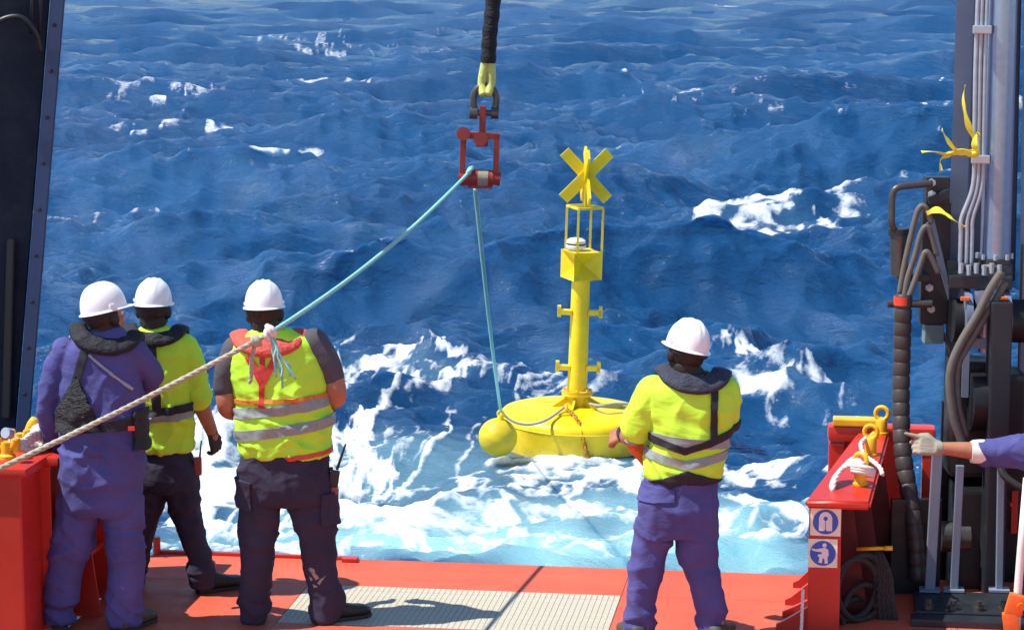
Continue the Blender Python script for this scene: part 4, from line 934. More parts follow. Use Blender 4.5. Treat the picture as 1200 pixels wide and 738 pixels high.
for x, y in cs:
    bm = NB(); add_bar(bm, cq(x, y, z1), cq(x, y, zct), 0.026, 0.026, up=tuple(yax)); part('cage_post', bm, 'buoy_yellow', BU)
for i in range(4):
    bm = NB(); add_bar(bm, cq(*cs[i], zct + 0.013), cq(*cs[(i + 1) % 4], zct + 0.013), 0.026, 0.026, up=tuple(zax)); part('cage_rail', bm, 'buoy_yellow', BU)
bm = NB(); add_bar(bm, cq(-cw, 0, zct + 0.013), cq(cw, 0, zct + 0.013), 0.04, 0.024, up=tuple(zax)); part('cage_crossbar', bm, 'buoy_yellow', BU)
# cross topmark: two X shapes at right angles on a staff
zx = zat(205); zs = zat(177)
bm = NB(); add_cyl(bm, W(0.02, 0, zct), W(0.02, 0, zs), 0.030, seg=16); part('topmark_staff', bm, 'buoy_yellow', BU, True, sharp=40)
L = 37.5 / pm
for ta, off in ((0.10, 0.0), (0.10 + math.pi / 2, 0.0)):
    u = xax * math.cos(ta) + yax * math.sin(ta)
    for s in (-1, 1):
        d = (u * 0.69 * s + zax * 0.72).normalized(); nn = u.cross(zax).normalized()
        c = W(0.02, 0, zx) + nn * (0.012 * s)
        bm = NB(); add_bar(bm, c - d * L, c + d * L, 0.135, 0.026, up=tuple(nn)); part('topmark_arm', bm, 'buoy_yellow', BU)
# mooring eye, shackle and chain on the float
bm = NB(); add_torus(bm, W(-0.13, -0.36, zTop + 0.06), xax, 0.05, 0.02, 20, 8); part('lifting_eye', bm, 'pin_yellow', BU, True)
links = []
def chain_pt(t):
    p = [W(-0.11, -0.40, zTop + 0.07), W(-0.03, -0.66, zTop + 0.04), W(0.03, -0.83, zTop - 0.05), W(0.07, -0.90, zTop - 0.22), W(0.14, -0.905, zTop - 0.42)]
    q = smooth_path(p, 10); i = min(int(t * (len(q) - 1)), len(q) - 2); f = t * (len(q) - 1) - i; return q[i].lerp(q[i + 1], f)
CH = empty('chain', chain_pt(1.0), 'rusty orange mooring chain hanging down the front of the yellow buoy', 'chain')
nl_ = 15
for k in range(nl_):
    c = chain_pt((k + 0.5) / nl_); d = (chain_pt(min(1, (k + 1) / nl_)) - chain_pt(k / nl_)).normalized()
    x, y, z = basis(d, xax if k % 2 else yax)
    lp = [c + z * (0.034 * math.cos(a) * 1.25) + x * (0.022 * math.sin(a)) for a in [2 * math.pi * i / 12 for i in range(12)]]
    bm = NB(); add_tube(bm, lp, 0.0085, 6, closed=True); part('link', bm, 'pin_rust', CH, True) if 'pin_rust' in MATS else part('link', bm, 'pin_yellow', CH, True)
# round float beside it
bc = P(583.5, 512, 26.3)
FB = empty('ball_float', bc - UPZ * 0.23, 'yellow round ball float bumping against the left side of the buoy', 'float')
bm = NB(); rb = 22.6 / (FPX / 26.9)
prof = [(0, -rb)] + [(rb * math.cos(t) * (1 + (0.012 if abs(t) < 0.06 else 0)), rb * math.sin(t)) for t in np.linspace(-math.pi / 2 + 0.12, math.pi / 2 - 0.12, 30)] + [(0, rb)]
add_lathe(bm, prof, bc, 40, Matrix.Rotation(0.25, 3, 'Y')); part('ball', bm, 'ball_yellow', FB, True)
bm = NB(); add_cyl(bm, bc + Vector((0.03, -0.02, rb * 0.92)), bc + Vector((0.035, -0.02, rb * 1.18)), 0.045, 0.03, 14); add_torus(bm, bc + Vector((0.035, -0.02, rb * 1.25)), (0.2, 1, 0), 0.035, 0.015, 16, 8); part('lug', bm, 'buoy_yellow', FB, True, sharp=40)

# ---- ropes
knot = P(317, 390, 11.55)
roll_top = P(549, 200, DH - 0.02)
def sag(a, b, n, s): return [a.lerp(b, i / n) - UPZ * (4 * s * (i / n) * (1 - i / n)) for i in range(n + 1)]
over = [P(548, 204, DH - 0.07), P(552, 198, DH - 0.04), P(556, 200, DH + 0.05), P(557, 212, DH + 0.07)]
ta, tb = P(557, 222, DH + 0.08), P(587, 482, 26.33)
tail = [ta.lerp(tb, t) - UPZ * (4 * 0.10 * t * (1 - t)) for t in [i / 12 for i in range(13)]]
TR = empty('teal_rope', knot, 'teal rope running from the knot up over the roller block and down to the buoy', 'rope')
bm = NB(); add_rope(bm, sag(knot, over[0], 40, 0.06), 0.0130, 0.15); part('hauling_part', bm, 'rope_teal', TR, True)
bm = NB(); add_rope(bm, smooth_path(over, 6), 0.019, 0.15); part('turn', bm, 'rope_teal', TR, True)
bm = NB(); add_rope(bm, smooth_path(tail, 4), 0.0165, 0.18); part('standing_part', bm, 'rope_teal', TR, True)
# frayed ends and knot
rnd = random.Random(4)
bm = NB()
for k in range(6):
    q = [knot, knot + RT * rnd.uniform(0.0, 0.05) + UPZ * rnd.uniform(-0.07, -0.02) - FH * 0.02]
    for j in range(4): q.append(q[-1] + RT * rnd.uniform(-0.01, 0.035) - UPZ * rnd.uniform(0.025, 0.06) - FH * rnd.uniform(-0.005, 0.01))
    add_tube(bm, smooth_path(q, 4), 0.006, 6)
part('frayed_end', bm, 'rope_teal', TR, True)
bm = NB()
for ax, R_ in (((1, 0.3, 0.6), 0.025), ((0.7, 1, 0.5), 0.022), ((0.9, -0.5, 0.3), 0.024)):
    add_torus(bm, knot + Vector((rnd.uniform(-0.012, 0.012), 0, rnd.uniform(-0.012, 0.012))), ax, R_, 0.0145, 20, 8)
part('knot', bm, 'rope_white', TR, True)
CR = empty('cream_rope', P(0, 545, 11.0), 'cream rope stretched from the left edge up to the knot behind the red collar', 'rope')
bm = NB(); kl = P(300, 399, 11.53); add_rope(bm, [P(-420, 735, 10.6)] + sag(P(-180, 627, 10.9), kl, 40, 0.03) + [knot], 0.0140, 0.12); part('hauling_part', bm, 'rope_cream', CR, True)
bm = NB()
for ax in ((1, 0.2, 0.45), (0.9, 0.4, 0.6), (1, -0.2, 0.3)):
    add_torus(bm, kl + RT * (0.02 * ax[1]), ax, 0.021, 0.0135, 18, 8)
part('knot', bm, 'rope_cream', CR, True)
bm = NB(); add_rope(bm, smooth_path([kl, kl - UPZ * 0.08 - RT * 0.02, kl - UPZ * 0.2 - RT * 0.03, P(291, 446, 11.53)], 6), 0.011, 0.08); part('loose_tail', bm, 'rope_cream', CR, True)
# thin grey cord over the float
bm = NB(); add_tube(bm, smooth_path([P(586, 478, 26.35), P(592, 487, 26.35), P(605, 495, 26.32), P(622, 497, 26.32), P(640, 492, 26.4), P(655, 482, 26.75), P(662, 476, 26.9)], 8), 0.016, 8)
tag(part('cord', bm, 'cord_grey', None, True), 'grey cord sagging across the front of the yellow float to its eye', 'cord')
bm = NB(); add_tube(bm, smooth_path([P(690, 473, 27.1), P(705, 475, 26.9), P(722, 473, 27.0), P(745, 474, 27.1), P(762, 478, 27.2)], 8), 0.016, 8)
tag(part('cord', bm, 'cord_grey', None, True), 'grey cord lying across the right of the yellow float top', 'cord')

# ------------------------------------------------------------------ people
def mpp(p): return (p - CAM).dot(FW) / FPX
def cr(vals, n):
    """Catmull-Rom through tuples"""
    v = [np.array(a, float) for a in vals]; q = [2 * v[0] - v[1]] + v + [2 * v[-1] - v[-2]]; out = []
    for i in range(1, len(q) - 2):
        for k in range(n):
            t = k / n; a, b, c, d = q[i - 1:i + 3]
            out.append(0.5 * (2 * b + (c - a) * t + (2 * a - 5 * b + 4 * c - d) * t * t + (3 * b - a - 3 * c + d) * t ** 3))
    out.append(v[-1]); return out
def add_loft(bm, rings, D0, shrink=1.0, seg=28, n=3, expo=2.3):
    """rings: (y, x_left, x_right, half_depth, depth_offset) seen from the camera, stacked into one closed skin"""
    R = []
    for y, xl, xr, hd, do in cr(rings, n):
        c = P((xl + xr) / 2, y, D0 + do); hw = (xr - xl) / 2 * mpp(c) * shrink; hd = hd * shrink
        ring = []
        for k in range(seg):
            a = 2 * math.pi * k / seg; ca, sa = math.cos(a), math.sin(a)
            ring.append(bm.verts.new(c + RT * (math.copysign(abs(ca) ** (2 / expo), ca) * hw) + FH * (math.copysign(abs(sa) ** (2 / expo), sa) * hd)))
        R.append(ring)
    for A, B in zip(R, R[1:]):
        for k in range(seg): bm.faces.new((A[k], A[(k + 1) % seg], B[(k + 1) % seg], B[k]))
    bm.faces.new(R[0][::-1]); bm.faces.new(R[-1])
def add_limb(bm, pts, D0, shrink=1.0, seg=18, n=5):
    """pts: (x, y, depth_offset, radius_m)"""
    q = cr(pts, n); c = [P(a[0], a[1], D0 + a[2]) for a in q]; r = [a[3] * shrink for a in q]
    add_tube(bm, c, r, seg)
    for i in (0, -1): bmesh.ops.create_uvsphere(bm, u_segments=14, v_segments=9, radius=r[i] * 0.995, matrix=Matrix.Translation(c[i]))
def add_ell(bm, c, ax, rad, seg=20):
    M = Matrix((ax[0] * rad[0], ax[1] * rad[1], ax[2] * rad[2])).transposed().to_4x4(); M.translation = c
    bmesh.ops.create_uvsphere(bm, u_segments=seg, v_segments=seg // 2 + 2, radius=1.0, matrix=M)
def fuse(bm, voxel, smooth=4, fac=0.5):
    bmesh.ops.recalc_face_normals(bm, faces=bm.faces)
    me = bpy.data.meshes.new('tmp'); bm.to_mesh(me); bm.free()
    o = bpy.data.objects.new('tmp', me); COL.objects.link(o)
    r = o.modifiers.new('r', 'REMESH'); r.mode = 'VOXEL'; r.voxel_size = voxel; r.adaptivity = 0
    if smooth: s = o.modifiers.new('s', 'SMOOTH'); s.iterations = smooth; s.factor = fac
    dg = bpy.context.evaluated_depsgraph_get(); out = bpy.data.meshes.new_from_object(o.evaluated_get(dg))
    bpy.data.objects.remove(o); bpy.data.meshes.remove(me)
    return out
def ridge(n, p=1.5): return (1 - np.abs(2 * n - 1)) ** p
def wrinkle(me, fn):
    n = len(me.vertices); co = np.empty(n * 3, np.float32); me.vertices.foreach_get('co', co); co = co.reshape(-1, 3)
    no = np.empty(n * 3, np.float32); me.vertices.foreach_get('normal', no); no = no.reshape(-1, 3)
    x = co @ np.array(RT, np.float32); y = co @ np.array(FH, np.float32); z = co[:, 2]
    d = fn(x, y, z).astype(np.float32)
    co += no * d[:, None]; me.vertices.foreach_set('co', co.ravel()); me.update()
    return me
def trouser_folds(seed, amp=1.0, zk=0.50, za=0.12, zhip=0.9):
    def f(x, y, z):
        warp = (fbm(x * 5, y * 5, z * 5, seed + 9, 2) - 0.5)
        horiz = ridge(fbm(x * 3 + warp * 2, y * 3, z * 13 + x * 6 + warp * 3, seed, 2), 1.8) - 0.5
        vert = ridge(fbm(x * 9 + warp, y * 9, z * 1.8, seed + 3, 2), 1.8) - 0.5
        diag = ridge(fbm(x * 4 - z * 5, y * 4, z * 4.5 + x * 4, seed + 5, 2), 2.0) - 0.45
        wa = np.exp(-((z - za) / 0.11) ** 2); wk = np.exp(-((z - zk) / 0.13) ** 2); wh = np.exp(-((z - zhip) / 0.12) ** 2)
        cre = ridge(fbm(x * 5 + z * 4 + warp * 2, y * 5, z * 6 - x * 3, seed + 21, 2), 7.0) + ridge(fbm(x * 5 - z * 4 + warp * 2, y * 5, z * 6 + x * 3, seed + 22, 2), 7.0) - 0.3
        return amp * (cre * 0.006 * (0.6 + wk + wh + wa) + horiz * (0.024 * wa + 0.010 * wk) + vert * 0.013 * (1 - 0.6 * wa) + diag * (0.012 + 0.014 * wh + 0.010 * wk))
    return f
def shirt_folds(seed, zw, amp=1.0, zs=1.45):
    def f(x, y, z):
        warp = (fbm(x * 4, y * 4, z * 4, seed + 9, 2) - 0.5)
        d1 = ridge(fbm(x * 6 + z * 5 + warp * 3, y * 3, z * 2.5 - x * 3, seed, 2), 2.0) - 0.45
        d2 = ridge(fbm(x * 6 - z * 5 + warp * 3, y * 3, z * 2.5 + x * 3, seed + 4, 2), 2.0) - 0.45
        h = ridge(fbm(x * 2.5 + warp * 2, y * 3, z * 12 + x * 3, seed + 2, 2), 1.8) - 0.5
        ww = np.exp(-((z - zw) / 0.13) ** 2); top = np.clip((zs - z) / 0.25, 0.25, 1)
        cre = ridge(fbm(x * 6 + z * 4 + warp * 2, y * 4, z * 4 - x * 3, seed + 21, 2), 7.0) + ridge(fbm(x * 6 - z * 4 + warp * 2, y * 4, z * 4 + x * 3, seed + 22, 2), 7.0) - 0.3
        return amp * (cre * 0.010 * top + (d1 + d2) * 0.011 * top + h * (0.018 * ww + 0.005))
    return f
def cut(me, planes, offset=0.004, thick=0.004, cuts=0):
    """the piece of a garment between the given planes, lifted off its surface as a strap or band"""
    bm = NB(); bm.from_mesh(me)
    for co, no in planes: bmesh.ops.bisect_plane(bm, geom=list(bm.verts) + list(bm.edges) + list(bm.faces), plane_co=co, plane_no=no, clear_inner=True)
    if not bm.faces: return bm
    bm.normal_update(); nn = {v: v.normal.copy() for v in bm.verts}
    edge = {v for e in bm.edges if e.is_boundary for v in e.verts}
    for v in bm.verts: v.co += nn[v] * (offset + thick)
    bot = {}
    be = [e for e in bm.edges if e.is_boundary]
    for v in edge: bot[v] = bm.verts.new(v.co - nn[v] * thick * 1.6)
    for e in be:
        a, b = e.verts
        try: bm.faces.new((a, b, bot[b], bot[a]))
        except ValueError: pass
    bmesh.ops.recalc_face_normals(bm, faces=bm.faces)
    return bm
def vplane(a, b, D, keep, along=None):
    """plane through two photo points and the horizontal viewing direction; keep = a photo point on the kept side"""
    A, B = P(*a, D), P(*b, D); n = (B - A).cross(along or FH).normalized()
    if (P(*keep, D) - A).dot(n) < 0: n = -n
    return (A, n)
def band(a, b, w, D):
    """two planes for a band of height w pixels whose centre line runs a -> b"""
    return [vplane((a[0], a[1] - w / 2), (b[0], b[1] - w / 2), D, (a[0], a[1] + 50)), vplane((a[0], a[1] + w / 2), (b[0], b[1] + w / 2), D, (a[0], a[1] - 50))]
def strap(a, b, w, D):
    dx, dy = b[0] - a[0], b[1] - a[1]; L = math.hypot(dx, dy); nx, ny = -dy / L * w / 2, dx / L * w / 2
    return [vplane((a[0] + nx, a[1] + ny), (b[0] + nx, b[1] + ny), D, (a[0] - nx * 9, a[1] - ny * 9)), vplane((a[0] - nx, a[1] - ny), (b[0] - nx, b[1] - ny), D, (a[0] + nx * 9, a[1] + ny * 9))]
def ends(a, b, D):
    dx, dy = b[0] - a[0], b[1] - a[1]
    return [vplane(a, (a[0] - dy, a[1] + dx), D, b), vplane(b, (b[0] - dy, b[1] + dx), D, a)]
def backside(D): return [(P(600, 500, D), -FH)]

def helmet(c, yaw, pitch, roll, parent, s=1.0, origin=None):
    """white hard hat: ridged dome, rim all round, peak in front; c = centre of the rim"""
    M = (Matrix.Rotation(-YAW * 0, 3, 'Z') @ Matrix.Rotation(yaw + YAW, 3, 'Z') @ Matrix.Rotation(pitch, 3, 'X') @ Matrix.Rotation(roll, 3, 'Y'))
    rx, ry, rz = 0.112 * s, 0.140 * s, 0.150 * s; seg, rows = 64, 22; bm = NB(); R = []
    for j in range(rows + 1):
        e = math.pi / 2 * j / rows; ring = []
        for k in range(seg):
            a = 2 * math.pi * k / seg; ce = math.cos(e) ** 0.86; x, y, z = rx * math.cos(a) * ce, ry * math.sin(a) * ce, rz * math.sin(e) ** 0.92
            rid = sum(math.exp(-((x - o) / (0.010 * s)) ** 2) for o in (-0.035 * s, 0.0, 0.035 * s)) * 0.006 * min(1, z / (0.06 * s)) * (1 if abs(y) < 0.12 * s else 0.4)
            ring.append(bm.verts.new(c + M @ Vector((x, y, z + rid))))
            if j == rows: break
        R.append(ring)
    for A, B in zip(R, R[1:]):
        for k in range(seg):
            if len(B) == 1: bm.faces.new((A[k], A[(k + 1) % seg], B[0]))
            else: bm.faces.new((A[k], A[(k + 1) % seg], B[(k + 1) % seg], B[k]))
    # rim and peak
    prev = R[0]
    for out, dz in ((0.010, -0.004), (0.014, -0.010), (0.009, -0.014), (-0.006, -0.012), (-0.010, 0.02)):
        ring = []
        for k in range(seg):
            a = 2 * math.pi * k / seg; pk = max(0, math.sin(a)) ** 3 * 0.045 * s if out > 0 else 0
            w = out * s * (1 + 0.0) + pk * (1 if out > 0.0095 else 0.9)
            ring.append(bm.verts.new(c + M @ Vector(((rx + w * (1 if out < 0 else 0.9)) * math.cos(a), (ry + w) * math.sin(a), dz * s - pk * 0.25))))
        for k in range(seg): bm.faces.new((prev[k], ring[k], ring[(k + 1) % seg], prev[(k + 1) % seg]))
        prev = ring
    bmesh.ops.recalc_face_normals(bm, faces=bm.faces)
    h = part('hard_hat', bm, 'hard_hat', parent, True, sharp=55)
    # slot covers at the sides and the ratchet knob behind
    for a in (-0.15, math.pi + 0.15):
        bm = NB(); q = c + M @ Vector((rx * 1.01 * math.cos(a), ry * 1.01 * math.sin(a), 0.018 * s)); add_box(bm, q, (0.012, 0.032, 0.016), M, 0.004); part('slot_cover', bm, 'hard_hat', h)
    bm = NB(); add_tube(bm, [c + M @ Vector((rx * 0.93 * math.cos(t), ry * 0.93 * math.sin(t), -0.028 * s)) for t in np.linspace(math.pi * 1.12, math.pi * 1.88, 16)], 0.009, 8); part('head_band', bm, 'strap_black', h, True)
    return h, M
def collar(pts, nrm, width, thick, mat, parent, name='life_jacket_collar', wob=0.004, seed=1, n=8):
    """flat padded collar lying along a path: pts world points, nrm = outward normals"""
    q = cr([tuple(p) + tuple(v) + (w,) for p, v, w in zip(pts, nrm, width if hasattr(width, '__len__') else [width] * len(pts))], n)
    bm = NB(); rows = []; rnd = random.Random(seed)
    for i, a in enumerate(q):
        p = Vector(a[:3]); N = Vector(a[3:6]).normalized(); w = a[6]
        t = (Vector(q[min(i + 1, len(q) - 1)][:3]) - Vector(q[max(i - 1, 0)][:3])).normalized(); N = (N - t * N.dot(t)).normalized(); S = t.cross(N)
        e = min(1.0, 0.45 + 0.55 * min(i, len(q) - 1 - i) / 3); puff = 1 + 0.12 * math.sin(i * 0.9 + seed) + rnd.uniform(-0.04, 0.04)
        row = []
        for k in range(16):
            b = 2 * math.pi * k / 16; cb, sb = math.cos(b), math.sin(b)
            row.append(bm.verts.new(p + S * (math.copysign(abs(cb) ** 0.75, cb) * w / 2 * e) + N * (math.copysign(abs(sb) ** 0.8, sb) * thick / 2 * e * puff)))
        rows.append(row)
    for A, B in zip(rows, rows[1:]):
        for k in range(16): bm.faces.new((A[k], A[(k + 1) % 16], B[(k + 1) % 16], B[k]))
    bm.faces.new(rows[0][::-1]); bm.faces.new(rows[-1]); bmesh.ops.recalc_face_normals(bm, faces=bm.faces)
    return part(name, bm, mat, parent, True)
def horseshoe(cx, cy, D0, hw, drop, width, thick, mat, parent, seed=1, tilt=0.0, back=0.11, front=0.15, name='life_jacket_collar'):
    """collar of an inflatable life jacket round the neck: cx, cy = photo point of the nape"""
    c = P(cx, cy, D0); L = lambda x, y, z: c + RT * x + FH * y + UPZ * (z + tilt * x)
    pts = [L(-0.10, front + 0.02, -0.26), L(-0.115, front, -0.13), L(-hw * 0.92, 0.04, 0.015 - drop * 0.3), L(-hw * 0.72, -back * 0.62, -drop * 0.45), L(-hw * 0.30, -back, -drop * 0.8), L(hw * 0.30, -back, -drop * 0.8), L(hw * 0.72, -back * 0.62, -drop * 0.45), L(hw * 0.92, 0.04, 0.015 - drop * 0.3), L(0.115, front, -0.13), L(0.10, front + 0.02, -0.26)]
    nr = [FH + UPZ * 0.1, FH + UPZ * 0.5, UPZ + FH * 0.1 - RT * 0.2, UPZ * 1 - FH * 0.7 - RT * 0.15, UPZ * 0.75 - FH * 1.0, UPZ * 0.75 - FH * 1.0, UPZ * 1 - FH * 0.7 + RT * 0.15, UPZ + FH * 0.1 + RT * 0.2, FH + UPZ * 0.5, FH + UPZ * 0.1]
    return collar(pts, nr, [width * 0.9] * 2 + [width * 0.95] + [width] * 4 + [width * 0.95] + [width * 0.9] * 2, thick, mat, parent, seed=seed, name=name)
def add_hand(bm, w, d, nrm, side, s=1.0, curl=0.6, pose=None):
    """w wrist, d direction to the knuckles, nrm out of the back of the hand; side +1: thumb on d x nrm side"""
    d = Vector(d).normalized(); nrm = Vector(nrm); nrm = (nrm - d * nrm.dot(d)).normalized(); u = d.cross(nrm) * side
    k0 = w + d * 0.095 * s
    for t in np.linspace(-1, 1, 5): add_tube(bm, [w + u * 0.020 * t * s, w + d * 0.05 * s + u * 0.030 * t * s, k0 + u * 0.036 * t * s - d * 0.006 * abs(t) * s], [0.017 * s, 0.0165 * s, 0.0135 * s], 10)
    lens = (0.072, 0.080, 0.074, 0.058); offs = (0.036, 0.0125, -0.0115, -0.034)
    for i in range(4):
        cu = (pose[i] if pose else curl + 0.08 * i); p = k0 + u * offs[i] * s - d * 0.004 * s; q = [p - d * 0.01]; a = 0.15 + cu * 0.5; L = lens[i] * s
        for f, inc in ((0.44, cu * 0.9), (0.31, cu * 0.8), (0.25, 0)):
            p = p + (d * math.cos(a) - nrm * math.sin(a) + u * (offs[i] * 1.2)).normalized() * L * f; q.append(p); a += inc
        add_tube(bm, q, [0.0115 * s, 0.0100 * s, 0.0092 * s, 0.0075 * s], 9)
        bmesh.ops.create_uvsphere(bm, u_segments=8, v_segments=6, radius=0.0075 * s, matrix=Matrix.Translation(q[-1]))
    p = w + d * 0.025 * s + u * 0.026 * s; tc = pose[4] if pose else 0.35
    q = [p, p + (d * 0.72 + u * 0.62 - nrm * 0.25).normalized() * 0.045 * s]; q.append(q[-1] + (d * (0.95 - 0.3 * tc) + u * (0.25 - 0.7 * tc) - nrm * (0.2 + 0.5 * tc)).normalized() * 0.034 * s); q.append(q[-1] + (d * (0.9 - 0.4 * tc) + u * (0.05 - 0.8 * tc) - nrm * (0.3 + 0.4 * tc)).normalized() * 0.026 * s)
    add_tube(bm, q, [0.016 * s, 0.0135 * s, 0.0115 * s, 0.008 * s], 9); bmesh.ops.create_uvsphere(bm, u_segments=8, v_segments=6, radius=0.008 * s, matrix=Matrix.Translation(q[-1]))
def add_head(bm, c, M, s=1.0):
    ax = [M @ Vector(v) for v in ((1, 0, 0), (0, 1, 0), (0, 0, 1))]; L = lambda x, y, z: c + M @ (Vector((x, y, z)) * s)
    add_ell(bm, L(0, -0.012, 0.035), ax, (0.076 * s, 0.095 * s, 0.090 * s)); add_ell(bm, L(0, 0.022, -0.035), ax, (0.062 * s, 0.072 * s, 0.085 * s))
    add_ell(bm, L(0, 0.05, -0.085), ax, (0.034 * s, 0.038 * s, 0.03 * s))                                    # chin
    add_tube(bm, [L(0, 0.085, 0.02), L(0, 0.106, -0.018), L(0, 0.098, -0.032)], [0.010 * s, 0.016 * s, 0.013 * s], 10)   # nose
    for sx in (-1, 1):
        add_ell(bm, L(sx * 0.078, -0.005, 0.0), ax, (0.010 * s, 0.020 * s, 0.032 * s)); add_ell(bm, L(sx * 0.03, 0.078, 0.033), ax, (0.022 * s, 0.014 * s, 0.010 * s)); add_ell(bm, L(sx * 0.035, 0.062, -0.025), ax, (0.026 * s, 0.022 * s, 0.024 * s))
    add_tube(bm, [L(-0.02, 0.088, -0.058), L(0, 0.094, -0.057), L(0.02, 0.088, -0.058)], 0.008 * s, 8)      # lips
    return L
def boot(heel, ang, parent, mat='boot', s=1.0, h=0.11):
    """work boot on the deck: heel = point under the ankle, ang = toe direction measured from straight away from the camera, to the right"""
    d = FH * math.cos(ang) + RT * math.sin(ang); u = RT * math.cos(ang) - FH * math.sin(ang); heel = Vector((heel.x, heel.y, 0.006)) + d * 0.05; bm = NB(); R = []
    for f, w, zt in ((-0.075, 0.024, h * 0.75), (-0.065, 0.036, h), (-0.02, 0.043, h), (0.03, 0.044, h * 0.98), (0.07, 0.046, h * 0.78), (0.12, 0.051, h * 0.62), (0.165, 0.048, h * 0.56), (0.195, 0.034, h * 0.45), (0.205, 0.018, h * 0.3)):
        ring = []
        for k in range(16):
            a = 2 * math.pi * k / 16; x, z = math.cos(a), math.sin(a)
            ring.append(bm.verts.new(heel + d * f * s + u * (math.copysign(abs(x) ** 0.6, x) * w * s) + UPZ * (0.012 + (zt * s) * (0.5 + 0.5 * math.copysign(abs(z) ** 0.7, z)))))
        R.append(ring)
    for A, B in zip(R, R[1:]):
        for k in range(16): bm.faces.new((A[k], A[(k + 1) % 16], B[(k + 1) % 16], B[k]))
    bm.faces.new(R[0][::-1]); bm.faces.new(R[-1]); bmesh.ops.recalc_face_normals(bm, faces=bm.faces)
    b = part('boot', bm, mat, parent, True)
    bm = NB(); out = [(-0.08, 0.0), (-0.07, 0.034), (-0.02, 0.043), (0.04, 0.042), (0.12, 0.052), (0.17, 0.048), (0.205, 0.025), (0.212, 0.0)]
    pl = [heel + d * f * s + u * w * s for f, w in out] + [heel + d * f * s - u * w * s for f, w in out[-2:0:-1]]
    add_prism(bm, [p - UPZ * 0.002 for p in pl], UPZ * 0.02); part('sole', bm, 'rubber', b)
    return b
def hair_patch(body_me, hc, M, planes, parent, seed):
    bm = cut(body_me, planes, 0.004, 0.008)
    rnd = random.Random(seed)
    for v in bm.verts: v.co += Vector((rnd.gauss(0, 1), rnd.gauss(0, 1), rnd.gauss(0, 1))) * 0.0016
    return part('hair', bm, 'hair', parent, True)

def build_person(sp):
    D0 = sp['D']; org = P(*sp['foot'], D0); org.z = 0
    # ---- body: one continuous skin
    bm = NB()
    for r in sp['lofts']: add_loft(bm, r, D0, 0.76)
    for l in sp['limbs']: add_limb(bm, l, D0, 0.80)
    for l in sp['bare']: add_limb(bm, l, D0)
    hc = P(*sp['head'][:2], D0 + sp['head'][2]); hy, hp, hr = sp['head_rot']
    HM = Matrix.Rotation(hy + YAW, 3, 'Z') @ Matrix.Rotation(hp, 3, 'X') @ Matrix.Rotation(hr, 3, 'Y')
    L = add_head(bm, hc, HM, sp.get('hs', 1.0))
    nb = P(*sp['neck'][:2], D0 + sp['neck'][2]); add_tube(bm, [nb, nb.lerp(L(0, -0.02, -0.04), 0.5), L(0, -0.018, -0.03)], [0.068, 0.060, 0.058], 18)
    for hnd in sp['hands']: add_hand(bm, P(*hnd[0][:2], D0 + hnd[0][2]), hnd[1], hnd[2], hnd[3], 1.0, hnd[4])
    for f in sp['feet']:
        g = G(*f[0]); d = FH * math.cos(f[1]) + RT * math.sin(f[1]); g = g + d * 0.055; add_tube(bm, [g + UPZ * 0.17, g + UPZ * 0.075, g + d * 0.06 + UPZ * 0.045, g + d * 0.13 + UPZ * 0.04], [0.032, 0.032, 0.028, 0.022], 12)
    bme = fuse(bm, 0.0085, 2)
    ob = mesh_obj('person', bme.copy(), 'skin', None, org)
    tag(ob, sp['label'], 'person')
    for sx in (-1, 1):
        bm = NB(); add_ell(bm, L(sx * 0.031, 0.079, 0.012), [HM @ Vector(v) for v in ((1, 0, 0), (0, 1, 0), (0, 0, 1))], (0.013, 0.012, 0.011), 14); part('eye', bm, 'white_plastic', ob, True)
    # ---- hair below the hat, hat
    pl = [(L(0, 0.012, 0), -(HM @ Vector((0, 1, 0.25)))), (L(0, 0, -0.062), HM @ Vector((0, -0.35, 1)))]
    hair_patch(bme, hc, HM, pl, ob, 3)
    helmet(L(0, 0.0, 0.048), hy + sp.get('hat_yaw', 0), hp + sp.get('hat_pitch', 0), hr, ob, sp.get('hats', 1.0))
    for f in sp['feet']: boot(G(*f[0]), f[1], ob, sp.get('boot', 'boot'), sp.get('boot_s', 1.05), f[2] if len(f) > 2 else 0.088)
    bpy.data.meshes.remove(bme)
    return ob
def garment(name, parent, D0, lofts=(), limbs=(), mat='navy_cotton', voxel=0.0085, smooth=4, folds=None, grow=1.0):
    bm = NB()
    for r in lofts: add_loft(bm, r, D0, grow)
    for l in limbs: add_limb(bm, l, D0, grow)
    me = fuse(bm, voxel, smooth)
    if folds: wrinkle(me, folds)
    w = me.copy()
    o = mesh_obj(name, me, mat, parent, world_loc(parent))
    return o, w

def strap_part(name, w, planes, mat, parent, off=0.003, th=0.005):
    bm = cut(w, planes, off, th)
    if len(bm.faces) == 0: bm.free(); return None
    return part(name, bm, mat, parent, True, sharp=45)

